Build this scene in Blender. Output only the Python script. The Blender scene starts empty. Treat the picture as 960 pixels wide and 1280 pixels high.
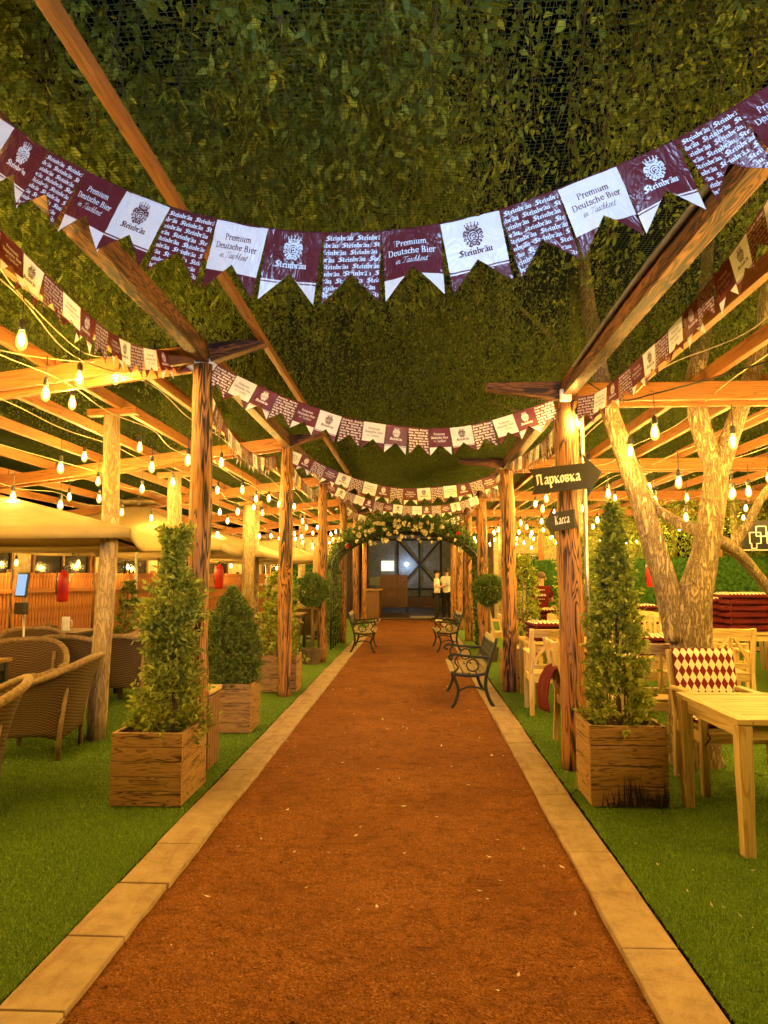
import bpy, math, random
import numpy as np
from mathutils import Vector, Matrix, Euler, noise as mnoise

SC = bpy.context.scene
COL = SC.collection
rnd = random.Random(7)
R = math.radians

# ------------------------------------------------------------------ camera
F_PX, EYE = 853.0, 1.55
cam_data = bpy.data.cameras.new('camera')
cam = bpy.data.objects.new('camera', cam_data)
COL.objects.link(cam)
cam_data.sensor_fit = 'VERTICAL'
cam_data.sensor_height = 36.0
cam_data.lens = F_PX / 1280.0 * 36.0
cam_data.clip_start, cam_data.clip_end = 0.05, 400.0
PITCH, YAW = math.atan(80 / F_PX), math.atan(39 / F_PX)
cam.location = (0, 0, EYE)
cam.rotation_euler = Euler((math.pi / 2 + PITCH, 0, YAW), 'XYZ')
SC.camera = cam
CAM_R = cam.rotation_euler.to_matrix()

def ray(px, py):
    return CAM_R @ Vector(((px - 480) / F_PX, -(py - 640) / F_PX, -1.0))
def at(px, py, depth):
    d = ray(px, py)
    return Vector((0, 0, EYE)) + d * (depth / d.y)
def ground(px, py, z=0.0):
    d = ray(px, py)
    return Vector((0, 0, EYE)) + d * ((z - EYE) / d.z)

# ------------------------------------------------------------------ night sky
world = bpy.data.worlds.new('World')
SC.world = world
world.use_nodes = True
nt = world.node_tree
nt.nodes.clear()
sky = nt.nodes.new('ShaderNodeTexSky')
sky.sky_type = 'NISHITA'
sky.sun_disc = False
sky.sun_elevation = R(2.0)
sky.sun_rotation = R(200)
bg = nt.nodes.new('ShaderNodeBackground')
bg.inputs['Strength'].default_value = 0.0012
wo = nt.nodes.new('ShaderNodeOutputWorld')
nt.links.new(sky.outputs[0], bg.inputs[0])
nt.links.new(bg.outputs[0], wo.inputs[0])

# one cool floodlight high behind the photographer, aimed at the front bunting
fl = bpy.data.lights.new('floodlight', 'SPOT')
fl.energy = 620.0
fl.color = (0.42, 0.62, 1.0)
fl.spot_size = R(66)
fl.spot_blend = 0.5
fl.shadow_soft_size = 0.12
flo = bpy.data.objects.new('floodlight', fl)
COL.objects.link(flo)
flo.location = (0.3, -0.9, 2.95)
flo.rotation_euler = (Vector((0.0, 2.05, 3.25)) - Vector(flo.location)).to_track_quat('-Z', 'Y').to_euler()

BULB_POWER = 3800.0
vs = SC.view_settings
vs.view_transform = 'Standard'
vs.look = 'None'
vs.exposure = 0.0
vs.gamma = 1.0
vs.use_curve_mapping = False
cy = SC.cycles
cy.max_bounces = 5
cy.diffuse_bounces = 3
cy.glossy_bounces = 2
cy.transmission_bounces = 2
cy.transparent_max_bounces = 8
cy.use_light_tree = True
cy.sample_clamp_indirect = 6.0
cy.caustics_reflective = False
cy.caustics_refractive = False
cy.use_denoising = True

# ------------------------------------------------------------------ materials
MATS = {}
def new_mat(name):
    m = bpy.data.materials.new(name)
    m.use_nodes = True
    n = m.node_tree
    n.nodes.clear()
    out = n.nodes.new('ShaderNodeOutputMaterial')
    MATS[name] = m
    return m, n, out
class NB:
    """small node helper"""
    def __init__(s, n): s.n = n
    def node(s, t, **kw):
        nd = s.n.nodes.new(t)
        for k, v in kw.items():
            if hasattr(nd, k) and k not in nd.inputs: setattr(nd, k, v)
            else: nd.inputs[k].default_value = v
        return nd
    def link(s, a, b): s.n.links.new(a, b)
    def coords(s, kind='Object', scale=(1, 1, 1), rand=0.0):
        tc = s.node('ShaderNodeTexCoord')
        mp = s.node('ShaderNodeMapping')
        mp.inputs['Scale'].default_value = scale
        s.link(tc.outputs[kind], mp.inputs['Vector'])
        if rand:
            oi = s.node('ShaderNodeObjectInfo')
            ml = s.node('ShaderNodeMath', operation='MULTIPLY')
            ml.inputs[1].default_value = rand
            s.link(oi.outputs['Random'], ml.inputs[0])
            cb = s.node('ShaderNodeCombineXYZ')
            for i in range(3): s.link(ml.outputs[0], cb.inputs[i])
            s.link(cb.outputs[0], mp.inputs['Location'])
        return mp.outputs[0]
    def noise(s, vec, scale, detail=4, rough=0.55, dist=0.0):
        nd = s.node('ShaderNodeTexNoise')
        nd.inputs['Scale'].default_value = scale
        nd.inputs['Detail'].default_value = detail
        nd.inputs['Roughness'].default_value = rough
        nd.inputs['Distortion'].default_value = dist
        s.link(vec, nd.inputs['Vector'])
        return nd.outputs['Fac']
    def ramp(s, fac, stops):
        nd = s.node('ShaderNodeValToRGB')
        cr = nd.color_ramp
        while len(cr.elements) < len(stops): cr.elements.new(0.5)
        for e, (p, c) in zip(cr.elements, stops):
            e.position = p
            e.color = (c[0], c[1], c[2], 1) if not isinstance(c, (int, float)) else (c, c, c, 1)
        s.link(fac, nd.inputs[0])
        return nd.outputs[0]
    def math(s, op, a, b=None, clamp=False):
        nd = s.node('ShaderNodeMath', operation=op)
        nd.use_clamp = clamp
        for i, x in enumerate((a, b)):
            if x is None: continue
            if isinstance(x, (int, float)): nd.inputs[i].default_value = x
            else: s.link(x, nd.inputs[i])
        return nd.outputs[0]
    def mix(s, fac, a, b, blend='MIX'):
        nd = s.node('ShaderNodeMix', data_type='RGBA', blend_type=blend)
        for sock, x in ((nd.inputs[0], fac), (nd.inputs[6], a), (nd.inputs[7], b)):
            if isinstance(x, (int, float)): sock.default_value = x
            elif isinstance(x, (tuple, list)): sock.default_value = (x[0], x[1], x[2], 1)
            else: s.link(x, sock)
        return nd.outputs[2]
    def bump(s, h, strength=0.3, dist=0.01):
        nd = s.node('ShaderNodeBump')
        nd.inputs['Strength'].default_value = strength
        nd.inputs['Distance'].default_value = dist
        s.link(h, nd.inputs['Height'])
        return nd.outputs[0]
    def bsdf(s, out, color, rough=0.7, spec=0.3, metal=0.0, normal=None):
        b = s.node('ShaderNodeBsdfPrincipled')
        if isinstance(color, (tuple, list)): b.inputs['Base Color'].default_value = (*color[:3], 1)
        else: s.link(color, b.inputs['Base Color'])
        if isinstance(rough, (int, float)): b.inputs['Roughness'].default_value = rough
        else: s.link(rough, b.inputs['Roughness'])
        b.inputs['Specular IOR Level'].default_value = spec
        b.inputs['Metallic'].default_value = metal
        if normal is not None: s.link(normal, b.inputs['Normal'])
        if out is not None: s.link(b.outputs[0], out.inputs['Surface'])
        return b

def mat_plain(name, color, rough=0.7, spec=0.3, metal=0.0, var=0.25, scale=9.0, bump=0.0):
    m, n, out = new_mat(name)
    b = NB(n)
    v = b.coords('Object', rand=7.0)
    f = b.noise(v, scale, 5)
    lo = tuple(c * (1 - var) for c in color)
    hi = tuple(min(1, c * (1 + var)) for c in color)
    c = b.ramp(f, [(0.3, lo), (0.7, hi)])
    nrm = b.bump(f, bump, 0.01) if bump else None
    b.bsdf(out, c, rough, spec, metal, nrm)
    return m

def mat_wood(name, light, dark, char=None, rings=5.0, rough=0.6, coords='UV', along=1.1, across=13.0, line_w=0.16, bump=0.25, char_amt=0.5):
    """long-grain wood: fine fibres, thin darker growth lines, optional scorched bands"""
    m, n, out = new_mat(name)
    b = NB(n)
    if coords == 'UV': v = b.coords('UV', (along, across, 1))
    else: v = b.coords('Object', (across, across, along), rand=13.0)
    f = b.noise(v, 1.0, 2, 0.45, 0.4)
    saw = b.math('FRACT', b.math('MULTIPLY', f, rings * 2.2))
    tri = b.math('ABSOLUTE', b.math('SUBTRACT', b.math('MULTIPLY', saw, 2.0), 1.0))
    fine = b.noise(v, 6.0, 6, 0.7)
    tone = b.noise(v, 0.35, 3, 0.5)
    mid = tuple((x + y) / 2 for x, y in zip(light, dark))
    col = b.ramp(fine, [(0.30, mid), (0.62, light)])
    col = b.mix(b.ramp(tone, [(0.38, 0.0), (0.72, 0.6)]), col, mid)
    col = b.mix(b.ramp(tri, [(0.0, 0.75), (line_w * 2, 0.0)]), col, dark)
    if char is not None:
        cv = b.noise(v, 0.8, 5, 0.6, 0.5)
        k = b.ramp(b.math('ADD', b.math('MULTIPLY', cv, 0.8), b.math('MULTIPLY', tri, 0.2)), [(char_amt - 0.09, 1.0), (char_amt + 0.05, 0.0)])
        col = b.mix(k, col, char)
    oi = b.node('ShaderNodeObjectInfo')
    tint = b.math('ADD', b.math('MULTIPLY', oi.outputs['Random'], 0.32), 0.84)
    hs = b.node('ShaderNodeHueSaturation')
    b.link(col, hs.inputs['Color'])
    b.link(tint, hs.inputs['Value'])
    h = b.math('ADD', b.math('MULTIPLY', tri, 0.5), b.math('MULTIPLY', fine, 0.5))
    b.bsdf(out, hs.outputs[0], rough, 0.3, 0, b.bump(h, bump, 0.006))
    return m

mat_wood('charred_post_wood', (0.42, 0.185, 0.05), (0.075, 0.026, 0.010), char=(0.014, 0.009, 0.007), rings=4.5, coords='Object', along=0.95, across=14.0, line_w=0.24, bump=0.7, char_amt=0.485)
mat_wood('stained_beam_wood', (0.33, 0.135, 0.033), (0.10, 0.033, 0.010), rings=4.0, along=0.8, across=18.0, line_w=0.18)
mat_wood('burnt_beam_wood', (0.27, 0.105, 0.027), (0.04, 0.015, 0.008), char=(0.022, 0.011, 0.007), rings=5.0, along=1.6, across=16.0, line_w=0.25, char_amt=0.515)
mat_wood('pale_pine', (0.66, 0.49, 0.22), (0.36, 0.21, 0.07), rings=3.0, along=0.8, across=16.0, line_w=0.2, bump=0.2)
mat_wood('planter_wood', (0.40, 0.225, 0.078), (0.10, 0.048, 0.018), char=(0.06, 0.032, 0.014), rings=3.5, along=2.6, across=26.0, line_w=0.14, bump=0.4, char_amt=0.42)
mat_wood('dark_slats', (0.20, 0.10, 0.045), (0.07, 0.034, 0.016))
mat_wood('fence_wood', (0.42, 0.16, 0.045), (0.10, 0.035, 0.012), rings=4.0, along=0.9, across=16.0)
mat_wood('bench_slats', (0.36, 0.27, 0.15), (0.17, 0.12, 0.06))

def mat_bark(name, light, dark, across=30, along=6.0, strength=0.9, lo=0.40, hi=0.60):
    m, n, out = new_mat(name)
    b = NB(n)
    v = b.coords('Object', (across, across, along), rand=5.0)
    ridge = b.noise(v, 1.0, 7, 0.62, 1.2)
    r2 = b.math('ABSOLUTE', b.math('SUBTRACT', ridge, 0.5))
    plate = b.ramp(r2, [(0.0, 0.0), (0.10, 1.0)])
    nz = b.noise(v, 2.7, 6, 0.7)
    big = b.noise(b.coords('Object', (3, 3, 1.6), rand=2.0), 1.0, 4)
    h = b.math('ADD', b.math('MULTIPLY', plate, 0.6), b.math('MULTIPLY', nz, 0.5))
    c = b.ramp(h, [(lo - 0.15, dark), (lo + 0.15, tuple((x + y) / 2 for x, y in zip(light, dark))), (hi + 0.3, light)])
    c = b.mix(b.ramp(big, [(0.40, 0.0), (0.7, 0.45)]), c, dark)
    b.bsdf(out, c, 0.88, 0.12, 0, b.bump(h, strength, 0.03))
    return m
mat_bark('furrowed_bark', (0.68, 0.52, 0.30), (0.20, 0.13, 0.068))
mat_bark('peeled_bark', (0.52, 0.38, 0.20), (0.20, 0.125, 0.06), across=16, along=3.0, strength=0.6, lo=0.28, hi=0.42)

def mat_leaf(name, base, hi, trans=0.35):
    m, n, out = new_mat(name)
    b = NB(n)
    ge = b.node('ShaderNodeNewGeometry')
    c = b.ramp(ge.outputs['Random Per Island'], [(0.0, tuple(x * 0.55 for x in base)), (0.55, base), (1.0, hi)])
    d = b.bsdf(None, c, 0.55, 0.25)
    t = b.node('ShaderNodeBsdfTranslucent')
    b.link(c, t.inputs['Color'])
    mx = b.node('ShaderNodeMixShader')
    mx.inputs[0].default_value = trans
    b.link(d.outputs[0], mx.inputs[1]); b.link(t.outputs[0], mx.inputs[2])
    b.link(mx.outputs[0], out.inputs['Surface'])
    return m
mat_leaf('tree_leaves', (0.18, 0.25, 0.026), (0.40, 0.47, 0.06), 0.45)
mat_leaf('shrub_leaves', (0.24, 0.285, 0.030), (0.46, 0.48, 0.070))
mat_leaf('conifer_leaves', (0.13, 0.18, 0.03), (0.25, 0.29, 0.05))
mat_leaf('topiary_leaves', (0.085, 0.14, 0.035), (0.16, 0.22, 0.05))
mat_leaf('hedge_leaves', (0.075, 0.18, 0.02), (0.24, 0.44, 0.06))
mat_leaf('grass_blades', (0.18, 0.31, 0.034), (0.32, 0.49, 0.065), 0.3)
mat_leaf('petals_cream', (0.75, 0.66, 0.45), (0.85, 0.80, 0.62), 0.3)
mat_leaf('petals_red', (0.5, 0.02, 0.02), (0.6, 0.04, 0.03), 0.2)

def mat_gravel():
    m, n, out = new_mat('red_gravel')
    b = NB(n)
    v = b.coords('Object')
    big = b.noise(v, 1.6, 5, 0.6)
    mid = b.noise(v, 24, 5, 0.75)
    vo = b.node('ShaderNodeTexVoronoi')
    vo.inputs['Scale'].default_value = 130
    b.link(v, vo.inputs['Vector'])
    sep = b.node('ShaderNodeSeparateColor')
    b.link(vo.outputs['Color'], sep.inputs[0])
    grain = sep.outputs[0]
    c = b.ramp(grain, [(0.0, (0.125, 0.044, 0.012)), (0.5, (0.275, 0.101, 0.025)), (0.93, (0.39, 0.15, 0.04)), (1.0, (0.50, 0.25, 0.11))])
    c = b.mix(b.ramp(mid, [(0.36, 0.0), (0.66, 0.55)]), c, (0.34, 0.125, 0.032))
    c = b.mix(b.ramp(big, [(0.35, 0.0), (0.65, 0.45)]), c, (0.15, 0.050, 0.014))
    clod = b.noise(b.coords('Object', (9, 13, 1)), 1.0, 6, 0.65, 0.8)
    c = b.mix(b.ramp(clod, [(0.50, 0.0), (0.68, 0.6)]), c, (0.10, 0.033, 0.010))
    h = b.math('ADD', b.math('MULTIPLY', vo.outputs['Distance'], 0.6), b.math('SUBTRACT', b.math('MULTIPLY', mid, 1.2), b.math('MULTIPLY', clod, 2.5)))
    b.bsdf(out, c, 0.95, 0.1, 0, b.bump(h, 1.0, 0.014))
mat_gravel()

def mat_concrete():
    m, n, out = new_mat('kerb_concrete')
    b = NB(n)
    v = b.coords('Object')
    f = b.noise(v, 7, 8, 0.7)
    g = b.noise(v, 120, 4, 0.7)
    c = b.ramp(f, [(0.25, (0.25, 0.165, 0.10)), (0.5, (0.40, 0.285, 0.18)), (0.75, (0.50, 0.375, 0.245))])
    c = b.mix(b.ramp(g, [(0.45, 0.0), (0.7, 0.35)]), c, (0.22, 0.14, 0.08))
    st_ = b.noise(b.coords('Object', (9, 2.2, 9)), 1.0, 7, 0.7, 0.6)
    c = b.mix(b.ramp(st_, [(0.50, 0.0), (0.72, 0.6)]), c, (0.20, 0.095, 0.045))
    b.bsdf(out, c, 0.9, 0.15, 0, b.bump(g, 0.4, 0.004))
mat_concrete()
def mat_turf():
    m, n, out = new_mat('turf_ground')
    b = NB(n)
    v = b.coords('Object')
    f = b.noise(v, 160, 4, 0.8)
    g = b.noise(v, 2.2, 4, 0.6)
    c = b.ramp(f, [(0.3, (0.055, 0.10, 0.014)), (0.55, (0.165, 0.285, 0.034)), (0.8, (0.28, 0.43, 0.06))])
    c = b.mix(b.ramp(g, [(0.4, 0.0), (0.7, 0.35)]), c, (0.075, 0.145, 0.022))
    b.bsdf(out, c, 0.9, 0.1, 0, b.bump(f, 1.0, 0.02))
mat_turf()

def mat_cloth(name, color, trans=0.0, rough=0.8, weave=600.0, spec=0.2, crease=0.0):
    m, n, out = new_mat(name)
    b = NB(n)
    v = b.coords('Object', rand=3.0)
    f = b.noise(v, 5, 5, 0.6)
    g = b.noise(v, weave, 2, 0.5)
    c = b.ramp(f, [(0.3, tuple(x * 0.85 for x in color)), (0.7, color)])
    nrm = b.bump(g, 0.15, 0.002)
    if crease:   # soft folds and dents in the sheet
        w = b.noise(b.coords('Object', (1, 1, 0.55), rand=9.0), 16, 3, 0.5, 1.4)
        w = b.math('ABSOLUTE', b.math('SUBTRACT', w, 0.5))
        nrm = b.bump(w, crease, 0.03)
    d = b.bsdf(None, c, rough, spec, 0, nrm)
    if trans:
        t = b.node('ShaderNodeBsdfTranslucent')
        b.link(c, t.inputs['Color'])
        mx = b.node('ShaderNodeMixShader')
        mx.inputs[0].default_value = trans
        b.link(d.outputs[0], mx.inputs[1]); b.link(t.outputs[0], mx.inputs[2])
        b.link(mx.outputs[0], out.inputs['Surface'])
    else: b.link(d.outputs[0], out.inputs['Surface'])
    return m
mat_cloth('parasol_canvas', (0.42, 0.31, 0.14), 0.3)
mat_cloth('vinyl_maroon', (0.125, 0.018, 0.022), 0.06, 0.33, 90, 0.5, 0.55)
mat_cloth('vinyl_white', (0.74, 0.75, 0.76), 0.12, 0.40, 90, 0.45, 0.45)
mat_plain('print_white', (0.78, 0.76, 0.74), 0.5, var=0.05)
mat_plain('print_maroon', (0.085, 0.014, 0.022), 0.5, var=0.05)
mat_cloth('maroon_canvas', (0.105, 0.011, 0.012), 0, 0.85, 300)
mat_cloth('maroon_fleece', (0.135, 0.013, 0.013), 0, 0.95, 160)
mat_cloth('white_cotton', (0.78, 0.74, 0.66), 0, 0.9)
mat_cloth('black_cotton', (0.020, 0.020, 0.022), 0, 0.9)
mat_plain('skin', (0.52, 0.30, 0.19), 0.55, var=0.08)
mat_plain('dark_hair', (0.020, 0.014, 0.010), 0.5)
mat_plain('brown_hair', (0.10, 0.05, 0.025), 0.5)
mat_plain('black_iron', (0.022, 0.026, 0.022), 0.45, 0.5, 0.4, bump=0.1)
mat_plain('black_plastic', (0.018, 0.018, 0.018), 0.45, 0.5)
mat_plain('sign_board', (0.030, 0.024, 0.018), 0.6, 0.3)
mat_plain('galvanised', (0.50, 0.50, 0.48), 0.4, 0.5, 0.8)
mat_plain('grey_pipe', (0.12, 0.115, 0.11), 0.5, 0.4)
mat_plain('white_plastic', (0.72, 0.70, 0.66), 0.5)
mat_plain('red_paint', (0.55, 0.02, 0.015), 0.35, 0.5)
mat_plain('soil', (0.055, 0.036, 0.022), 0.95, 0.1, scale=40, bump=0.6)
mat_plain('net_cord', (0.065, 0.085, 0.02), 0.8, 0.1)
mat_plain('bare_twig', (0.14, 0.09, 0.05), 0.9, 0.1)
mat_plain('cable_pale', (0.42, 0.36, 0.22), 0.6)
mat_plain('cable_black', (0.02, 0.02, 0.02), 0.6)
mat_plain('brass', (0.30, 0.20, 0.08), 0.4, 0.5, 0.6)
mat_plain('steel_panel', (0.17, 0.20, 0.24), 0.6, 0.4, 0.1)
mat_plain('dark_frame', (0.018, 0.017, 0.018), 0.6)
mat_plain('plaster', (0.42, 0.33, 0.20), 0.9)
mat_plain('dark_floor', (0.10, 0.075, 0.045), 0.7)
mat_plain('stone_mat', (0.45, 0.40, 0.30), 0.8)
mat_plain('window_black', (0.010, 0.010, 0.012), 0.1, 0.6)
mat_plain('earth', (0.06, 0.055, 0.03), 0.95)
mat_plain('hedge_backing', (0.03, 0.075, 0.012), 0.95, 0.1, scale=14, var=0.7)
mat_plain('scorched', (0.035, 0.022, 0.012), 0.9, 0.1)
mat_plain('white_line', (0.75, 0.73, 0.7), 0.6)
mat_plain('pot_brown', (0.10, 0.065, 0.035), 0.8, bump=0.2)

def mat_emit(name, color, strength):
    m, n, out = new_mat(name)
    e = n.nodes.new('ShaderNodeEmission')
    e.inputs[0].default_value = (*color, 1)
    e.inputs[1].default_value = strength
    n.links.new(e.outputs[0], out.inputs['Surface'])
mat_emit('filament_glow', (1.0, 0.62, 0.140), BULB_POWER)
mat_emit('screen_glow', (0.42, 0.66, 1.0), 1.0)
mat_emit('cool_lamp', (0.62, 0.80, 1.0), 150.0)
mat_emit('spot_lamp', (1.0, 0.85, 0.45), 160.0)
mat_emit('lit_window', (1.0, 0.86, 0.62), 1.6)
def mat_glass():
    m, n, out = new_mat('amber_glass')
    b = NB(n)
    t = b.node('ShaderNodeBsdfTransparent')
    t.inputs[0].default_value = (1.0, 0.93, 0.78, 1)
    e = b.node('ShaderNodeEmission')
    e.inputs[0].default_value = (1.0, 0.56, 0.10, 1)
    e.inputs[1].default_value = 3.2
    ad = b.node('ShaderNodeMixShader')
    ad.inputs[0].default_value = 0.45
    b.link(t.outputs[0], ad.inputs[1]); b.link(e.outputs[0], ad.inputs[2])
    b.link(ad.outputs[0], out.inputs['Surface'])
mat_glass()

def mat_wicker():
    m, n, out = new_mat('wicker')
    b = NB(n)
    tc = b.node('ShaderNodeTexCoord')
    sp = b.node('ShaderNodeSeparateXYZ')
    b.link(tc.outputs['UV'], sp.inputs[0])
    u, v = sp.outputs[0], sp.outputs[1]
    # horizontal strands over and under upright stakes
    vs_ = b.math('MULTIPLY', v, 70.0)
    row = b.math('FLOOR', vs_)
    par = b.math('MULTIPLY', row, math.pi)
    su = b.math('SINE', b.math('ADD', b.math('MULTIPLY', u, 2 * math.pi * 11), par))
    prof = b.math('SINE', b.math('MULTIPLY', b.math('FRACT', vs_), math.pi))
    h = b.math('MULTIPLY', prof, b.math('ADD', b.math('MULTIPLY', su, 0.4), 0.6))
    nz = b.noise(b.coords('UV', rand=3.0), 9, 4)
    c = b.ramp(h, [(0.10, (0.022, 0.012, 0.005)), (0.45, (0.13, 0.074, 0.028)), (0.9, (0.26, 0.155, 0.062))])
    c = b.mix(b.ramp(nz, [(0.35, 0.0), (0.7, 0.5)]), c, (0.09, 0.052, 0.022))
    b.bsdf(out, c, 0.6, 0.3, 0, b.bump(h, 0.8, 0.008))
mat_wicker()
mat_plain('wicker_rim', (0.25, 0.16, 0.075), 0.6, scale=40, var=0.4, bump=0.5)

def mat_diamond():
    m, n, out = new_mat('diamond_fabric')
    b = NB(n)
    tc = b.node('ShaderNodeTexCoord')
    sp = b.node('ShaderNodeSeparateXYZ')
    b.link(tc.outputs['UV'], sp.inputs[0])
    def tri(x, k):
        return b.math('ABSOLUTE', b.math('SUBTRACT', b.math('MULTIPLY', b.math('FRACT', b.math('MULTIPLY', x, k)), 2.0), 1.0))
    s = b.math('ADD', tri(sp.outputs[0], 19.0), tri(sp.outputs[1], 10.5))
    k = b.math('GREATER_THAN', s, 1.0)
    c = b.mix(k, (0.74, 0.66, 0.50), (0.16, 0.016, 0.018))
    b.bsdf(out, c, 0.85, 0.15)
mat_diamond()

# ------------------------------------------------------------------ mesh builder
class MB:
    def __init__(s):
        s.v, s.f, s.m, s.uv = [], [], [], []
    def face(s, idx, mat=0, uv=None):
        s.f.append(tuple(idx)); s.m.append(mat)
        s.uv.append(uv if uv else [(0, 0)] * len(idx))
    def hexa(s, c8, mat=0, lens=(1, 1, 1)):
        """8 corners ordered x-,x+ / y / z ; uv runs along the longest axis"""
        b = len(s.v)
        s.v += [tuple(c) for c in c8]
        ru, rv = rnd.uniform(0, 40), rnd.uniform(0, 40)
        L = max(range(3), key=lambda i: lens[i])
        coord = [(((i >> 0) & 1) * lens[0], ((i >> 1) & 1) * lens[1], ((i >> 2) & 1) * lens[2]) for i in range(8)]
        for q in ((0, 2, 3, 1), (4, 5, 7, 6), (0, 1, 5, 4), (2, 6, 7, 3), (0, 4, 6, 2), (1, 3, 7, 5)):
            ax = [i for i in range(3) if len({round(coord[k][i], 6) for k in q}) > 1]
            if len(ax) < 2: ax = (ax + [i for i in range(3) if i not in ax])[:2]
            if L in ax: ua = L; va = [a for a in ax if a != L][0]
            else: ua, va = sorted(ax, key=lambda i: -lens[i])
            off = 0.31 * (3 - ua - va)
            s.face([b + k for k in q], mat, [(coord[k][ua] + ru, coord[k][va] + rv + off) for k in q])
    def box(s, c, size, rot=None, mat=0, taper=1.0):
        c = Vector(c); hx, hy, hz = (x / 2 for x in size)
        pts = []
        for i in range(8):
            p = Vector(((hx if i & 1 else -hx), (hy if i & 2 else -hy), (hz if i & 4 else -hz)))
            if not (i & 4): p.x *= taper; p.y *= taper
            if rot is not None: p = rot @ p
            pts.append(c + p)
        s.hexa(pts, mat, size)
    def beam(s, p0, p1, w, h, mat=0, up=(0, 0, 1), w1=None, h1=None):
        """bar from p0 to p1; w sideways, h along up"""
        p0, p1 = Vector(p0), Vector(p1)
        d = (p1 - p0); L = d.length; d.normalize()
        u = Vector(up)
        sd = u.cross(d)
        if sd.length < 1e-4: sd = Vector((0, 1, 0)).cross(d)
        sd.normalize(); u = d.cross(sd)
        w1 = w1 or w; h1 = h1 or h
        pts = []
        for i in range(8):
            e = i & 1
            ww, hh = (w1, h1) if e else (w, h)
            pts.append((p1 if e else p0) + sd * (ww / 2 if i & 2 else -ww / 2) + u * (hh / 2 if i & 4 else -hh / 2))
        # keep outward winding
        s.hexa(pts, mat, (L, w, h))
    def tube(s, pts, rad, n=8, mat=0, cap=True, wob=0.0, seed=0.0, flat=1.0):
        pts = [Vector(p) for p in pts]
        if isinstance(rad, (int, float)): rad = [rad] * len(pts)
        b = len(s.v)
        up = None; L = 0
        Ls = []
        for i, p in enumerate(pts):
            t = (pts[min(i + 1, len(pts) - 1)] - pts[max(i - 1, 0)]).normalized()
            if up is None:
                up = Vector((0, 0, 1)) if abs(t.z) < 0.9 else Vector((1, 0, 0))
            x = t.cross(up)
            if x.length < 1e-5: x = t.orthogonal()
            x.normalize(); y = x.cross(t).normalized(); up = y
            if i: L += (p - pts[i - 1]).length
            Ls.append(L)
            for k in range(n):
                a = 2 * math.pi * k / n
                d = x * math.cos(a) + y * math.sin(a) * flat
                r = rad[i]
                if wob:
                    q = p + d * r
                    r *= 1 + wob * mnoise.noise(Vector((q.x * 9 + seed, q.y * 9, q.z * 2.6))) + wob * 0.6 * mnoise.noise(Vector((q.x * 24 + seed, q.y * 24, q.z * 6)))
                s.v.append(tuple(p + d * r))
        for i in range(len(pts) - 1):
            for k in range(n):
                k2 = (k + 1) % n
                r = rad[i] * 2 * math.pi
                s.face([b + i * n + k, b + i * n + k2, b + (i + 1) * n + k2, b + (i + 1) * n + k], mat,
                       [(Ls[i], r * k / n), (Ls[i], r * (k + 1) / n), (Ls[i + 1], r * (k + 1) / n), (Ls[i + 1], r * k / n)])
        if cap:
            s.face([b + k for k in reversed(range(n))], mat)
            e = b + (len(pts) - 1) * n
            s.face([e + k for k in range(n)], mat)
    def lathe(s, c, prof, n=16, mat=0, axis=None, sx=1, sy=1):
        """prof: list of (r, z)"""
        c = Vector(c); b = len(s.v)
        for r, z in prof:
            for k in range(n):
                a = 2 * math.pi * k / n
                p = Vector((r * math.cos(a) * sx, r * math.sin(a) * sy, z))
                if axis is not None: p = axis @ p
                s.v.append(tuple(c + p))
        for i in range(len(prof) - 1):
            for k in range(n):
                k2 = (k + 1) % n
                s.face([b + i * n + k, b + i * n + k2, b + (i + 1) * n + k2, b + (i + 1) * n + k], mat,
                       [(k / n, prof[i][1]), ((k + 1) / n, prof[i][1]), ((k + 1) / n, prof[i + 1][1]), (k / n, prof[i + 1][1])])
        if prof[0][0] > 1e-5: s.face([b + k for k in reversed(range(n))], mat)
        if prof[-1][0] > 1e-5:
            e = b + (len(prof) - 1) * n
            s.face([e + k for k in range(n)], mat)
    def ball(s, c, r, n=10, m=6, mat=0, sz=1.0, wob=0.0):
        prof = [(max(1e-6, r * math.sin(math.pi * i / m)), -r * sz * math.cos(math.pi * i / m)) for i in range(m + 1)]
        b0 = len(s.v)
        s.lathe(c, prof, n, mat)
        if wob:
            for i in range(b0, len(s.v)):
                p = Vector(s.v[i]); d = p - Vector(c)
                s.v[i] = tuple(Vector(c) + d * (1 + wob * mnoise.noise(p * 7)))
    def grid(s, fn, nu, nv, mat=0, uvs=(1, 1), closed=False):
        b = len(s.v)
        for j in range(nv + 1):
            for i in range(nu + (0 if closed else 1)):
                s.v.append(tuple(fn(i / nu, j / nv)))
        w = nu + (0 if closed else 1)
        for j in range(nv):
            for i in range(nu):
                i2 = (i + 1) % w
                s.face([b + j * w + i, b + j * w + i2, b + (j + 1) * w + i2, b + (j + 1) * w + i], mat,
                       [(i / nu * uvs[0], j / nv * uvs[1]), ((i + 1) / nu * uvs[0], j / nv * uvs[1]), ((i + 1) / nu * uvs[0], (j + 1) / nv * uvs[1]), (i / nu * uvs[0], (j + 1) / nv * uvs[1])])
    def mesh(s, name, mats, smooth=False):
        me = bpy.data.meshes.new(name)
        me.from_pydata(s.v, [], s.f)
        for m in ([mats] if isinstance(mats, str) else mats): me.materials.append(MATS[m])
        me.polygons.foreach_set('material_index', s.m)
        uvl = me.uv_layers.new(name='UVMap')
        flat = [c for f in s.uv for p in f for c in p]
        if len(flat) == 2 * len(me.loops): uvl.data.foreach_set('uv', flat)
        if smooth: me.polygons.foreach_set('use_smooth', [True] * len(s.f))
        me.update()
        return me
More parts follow.
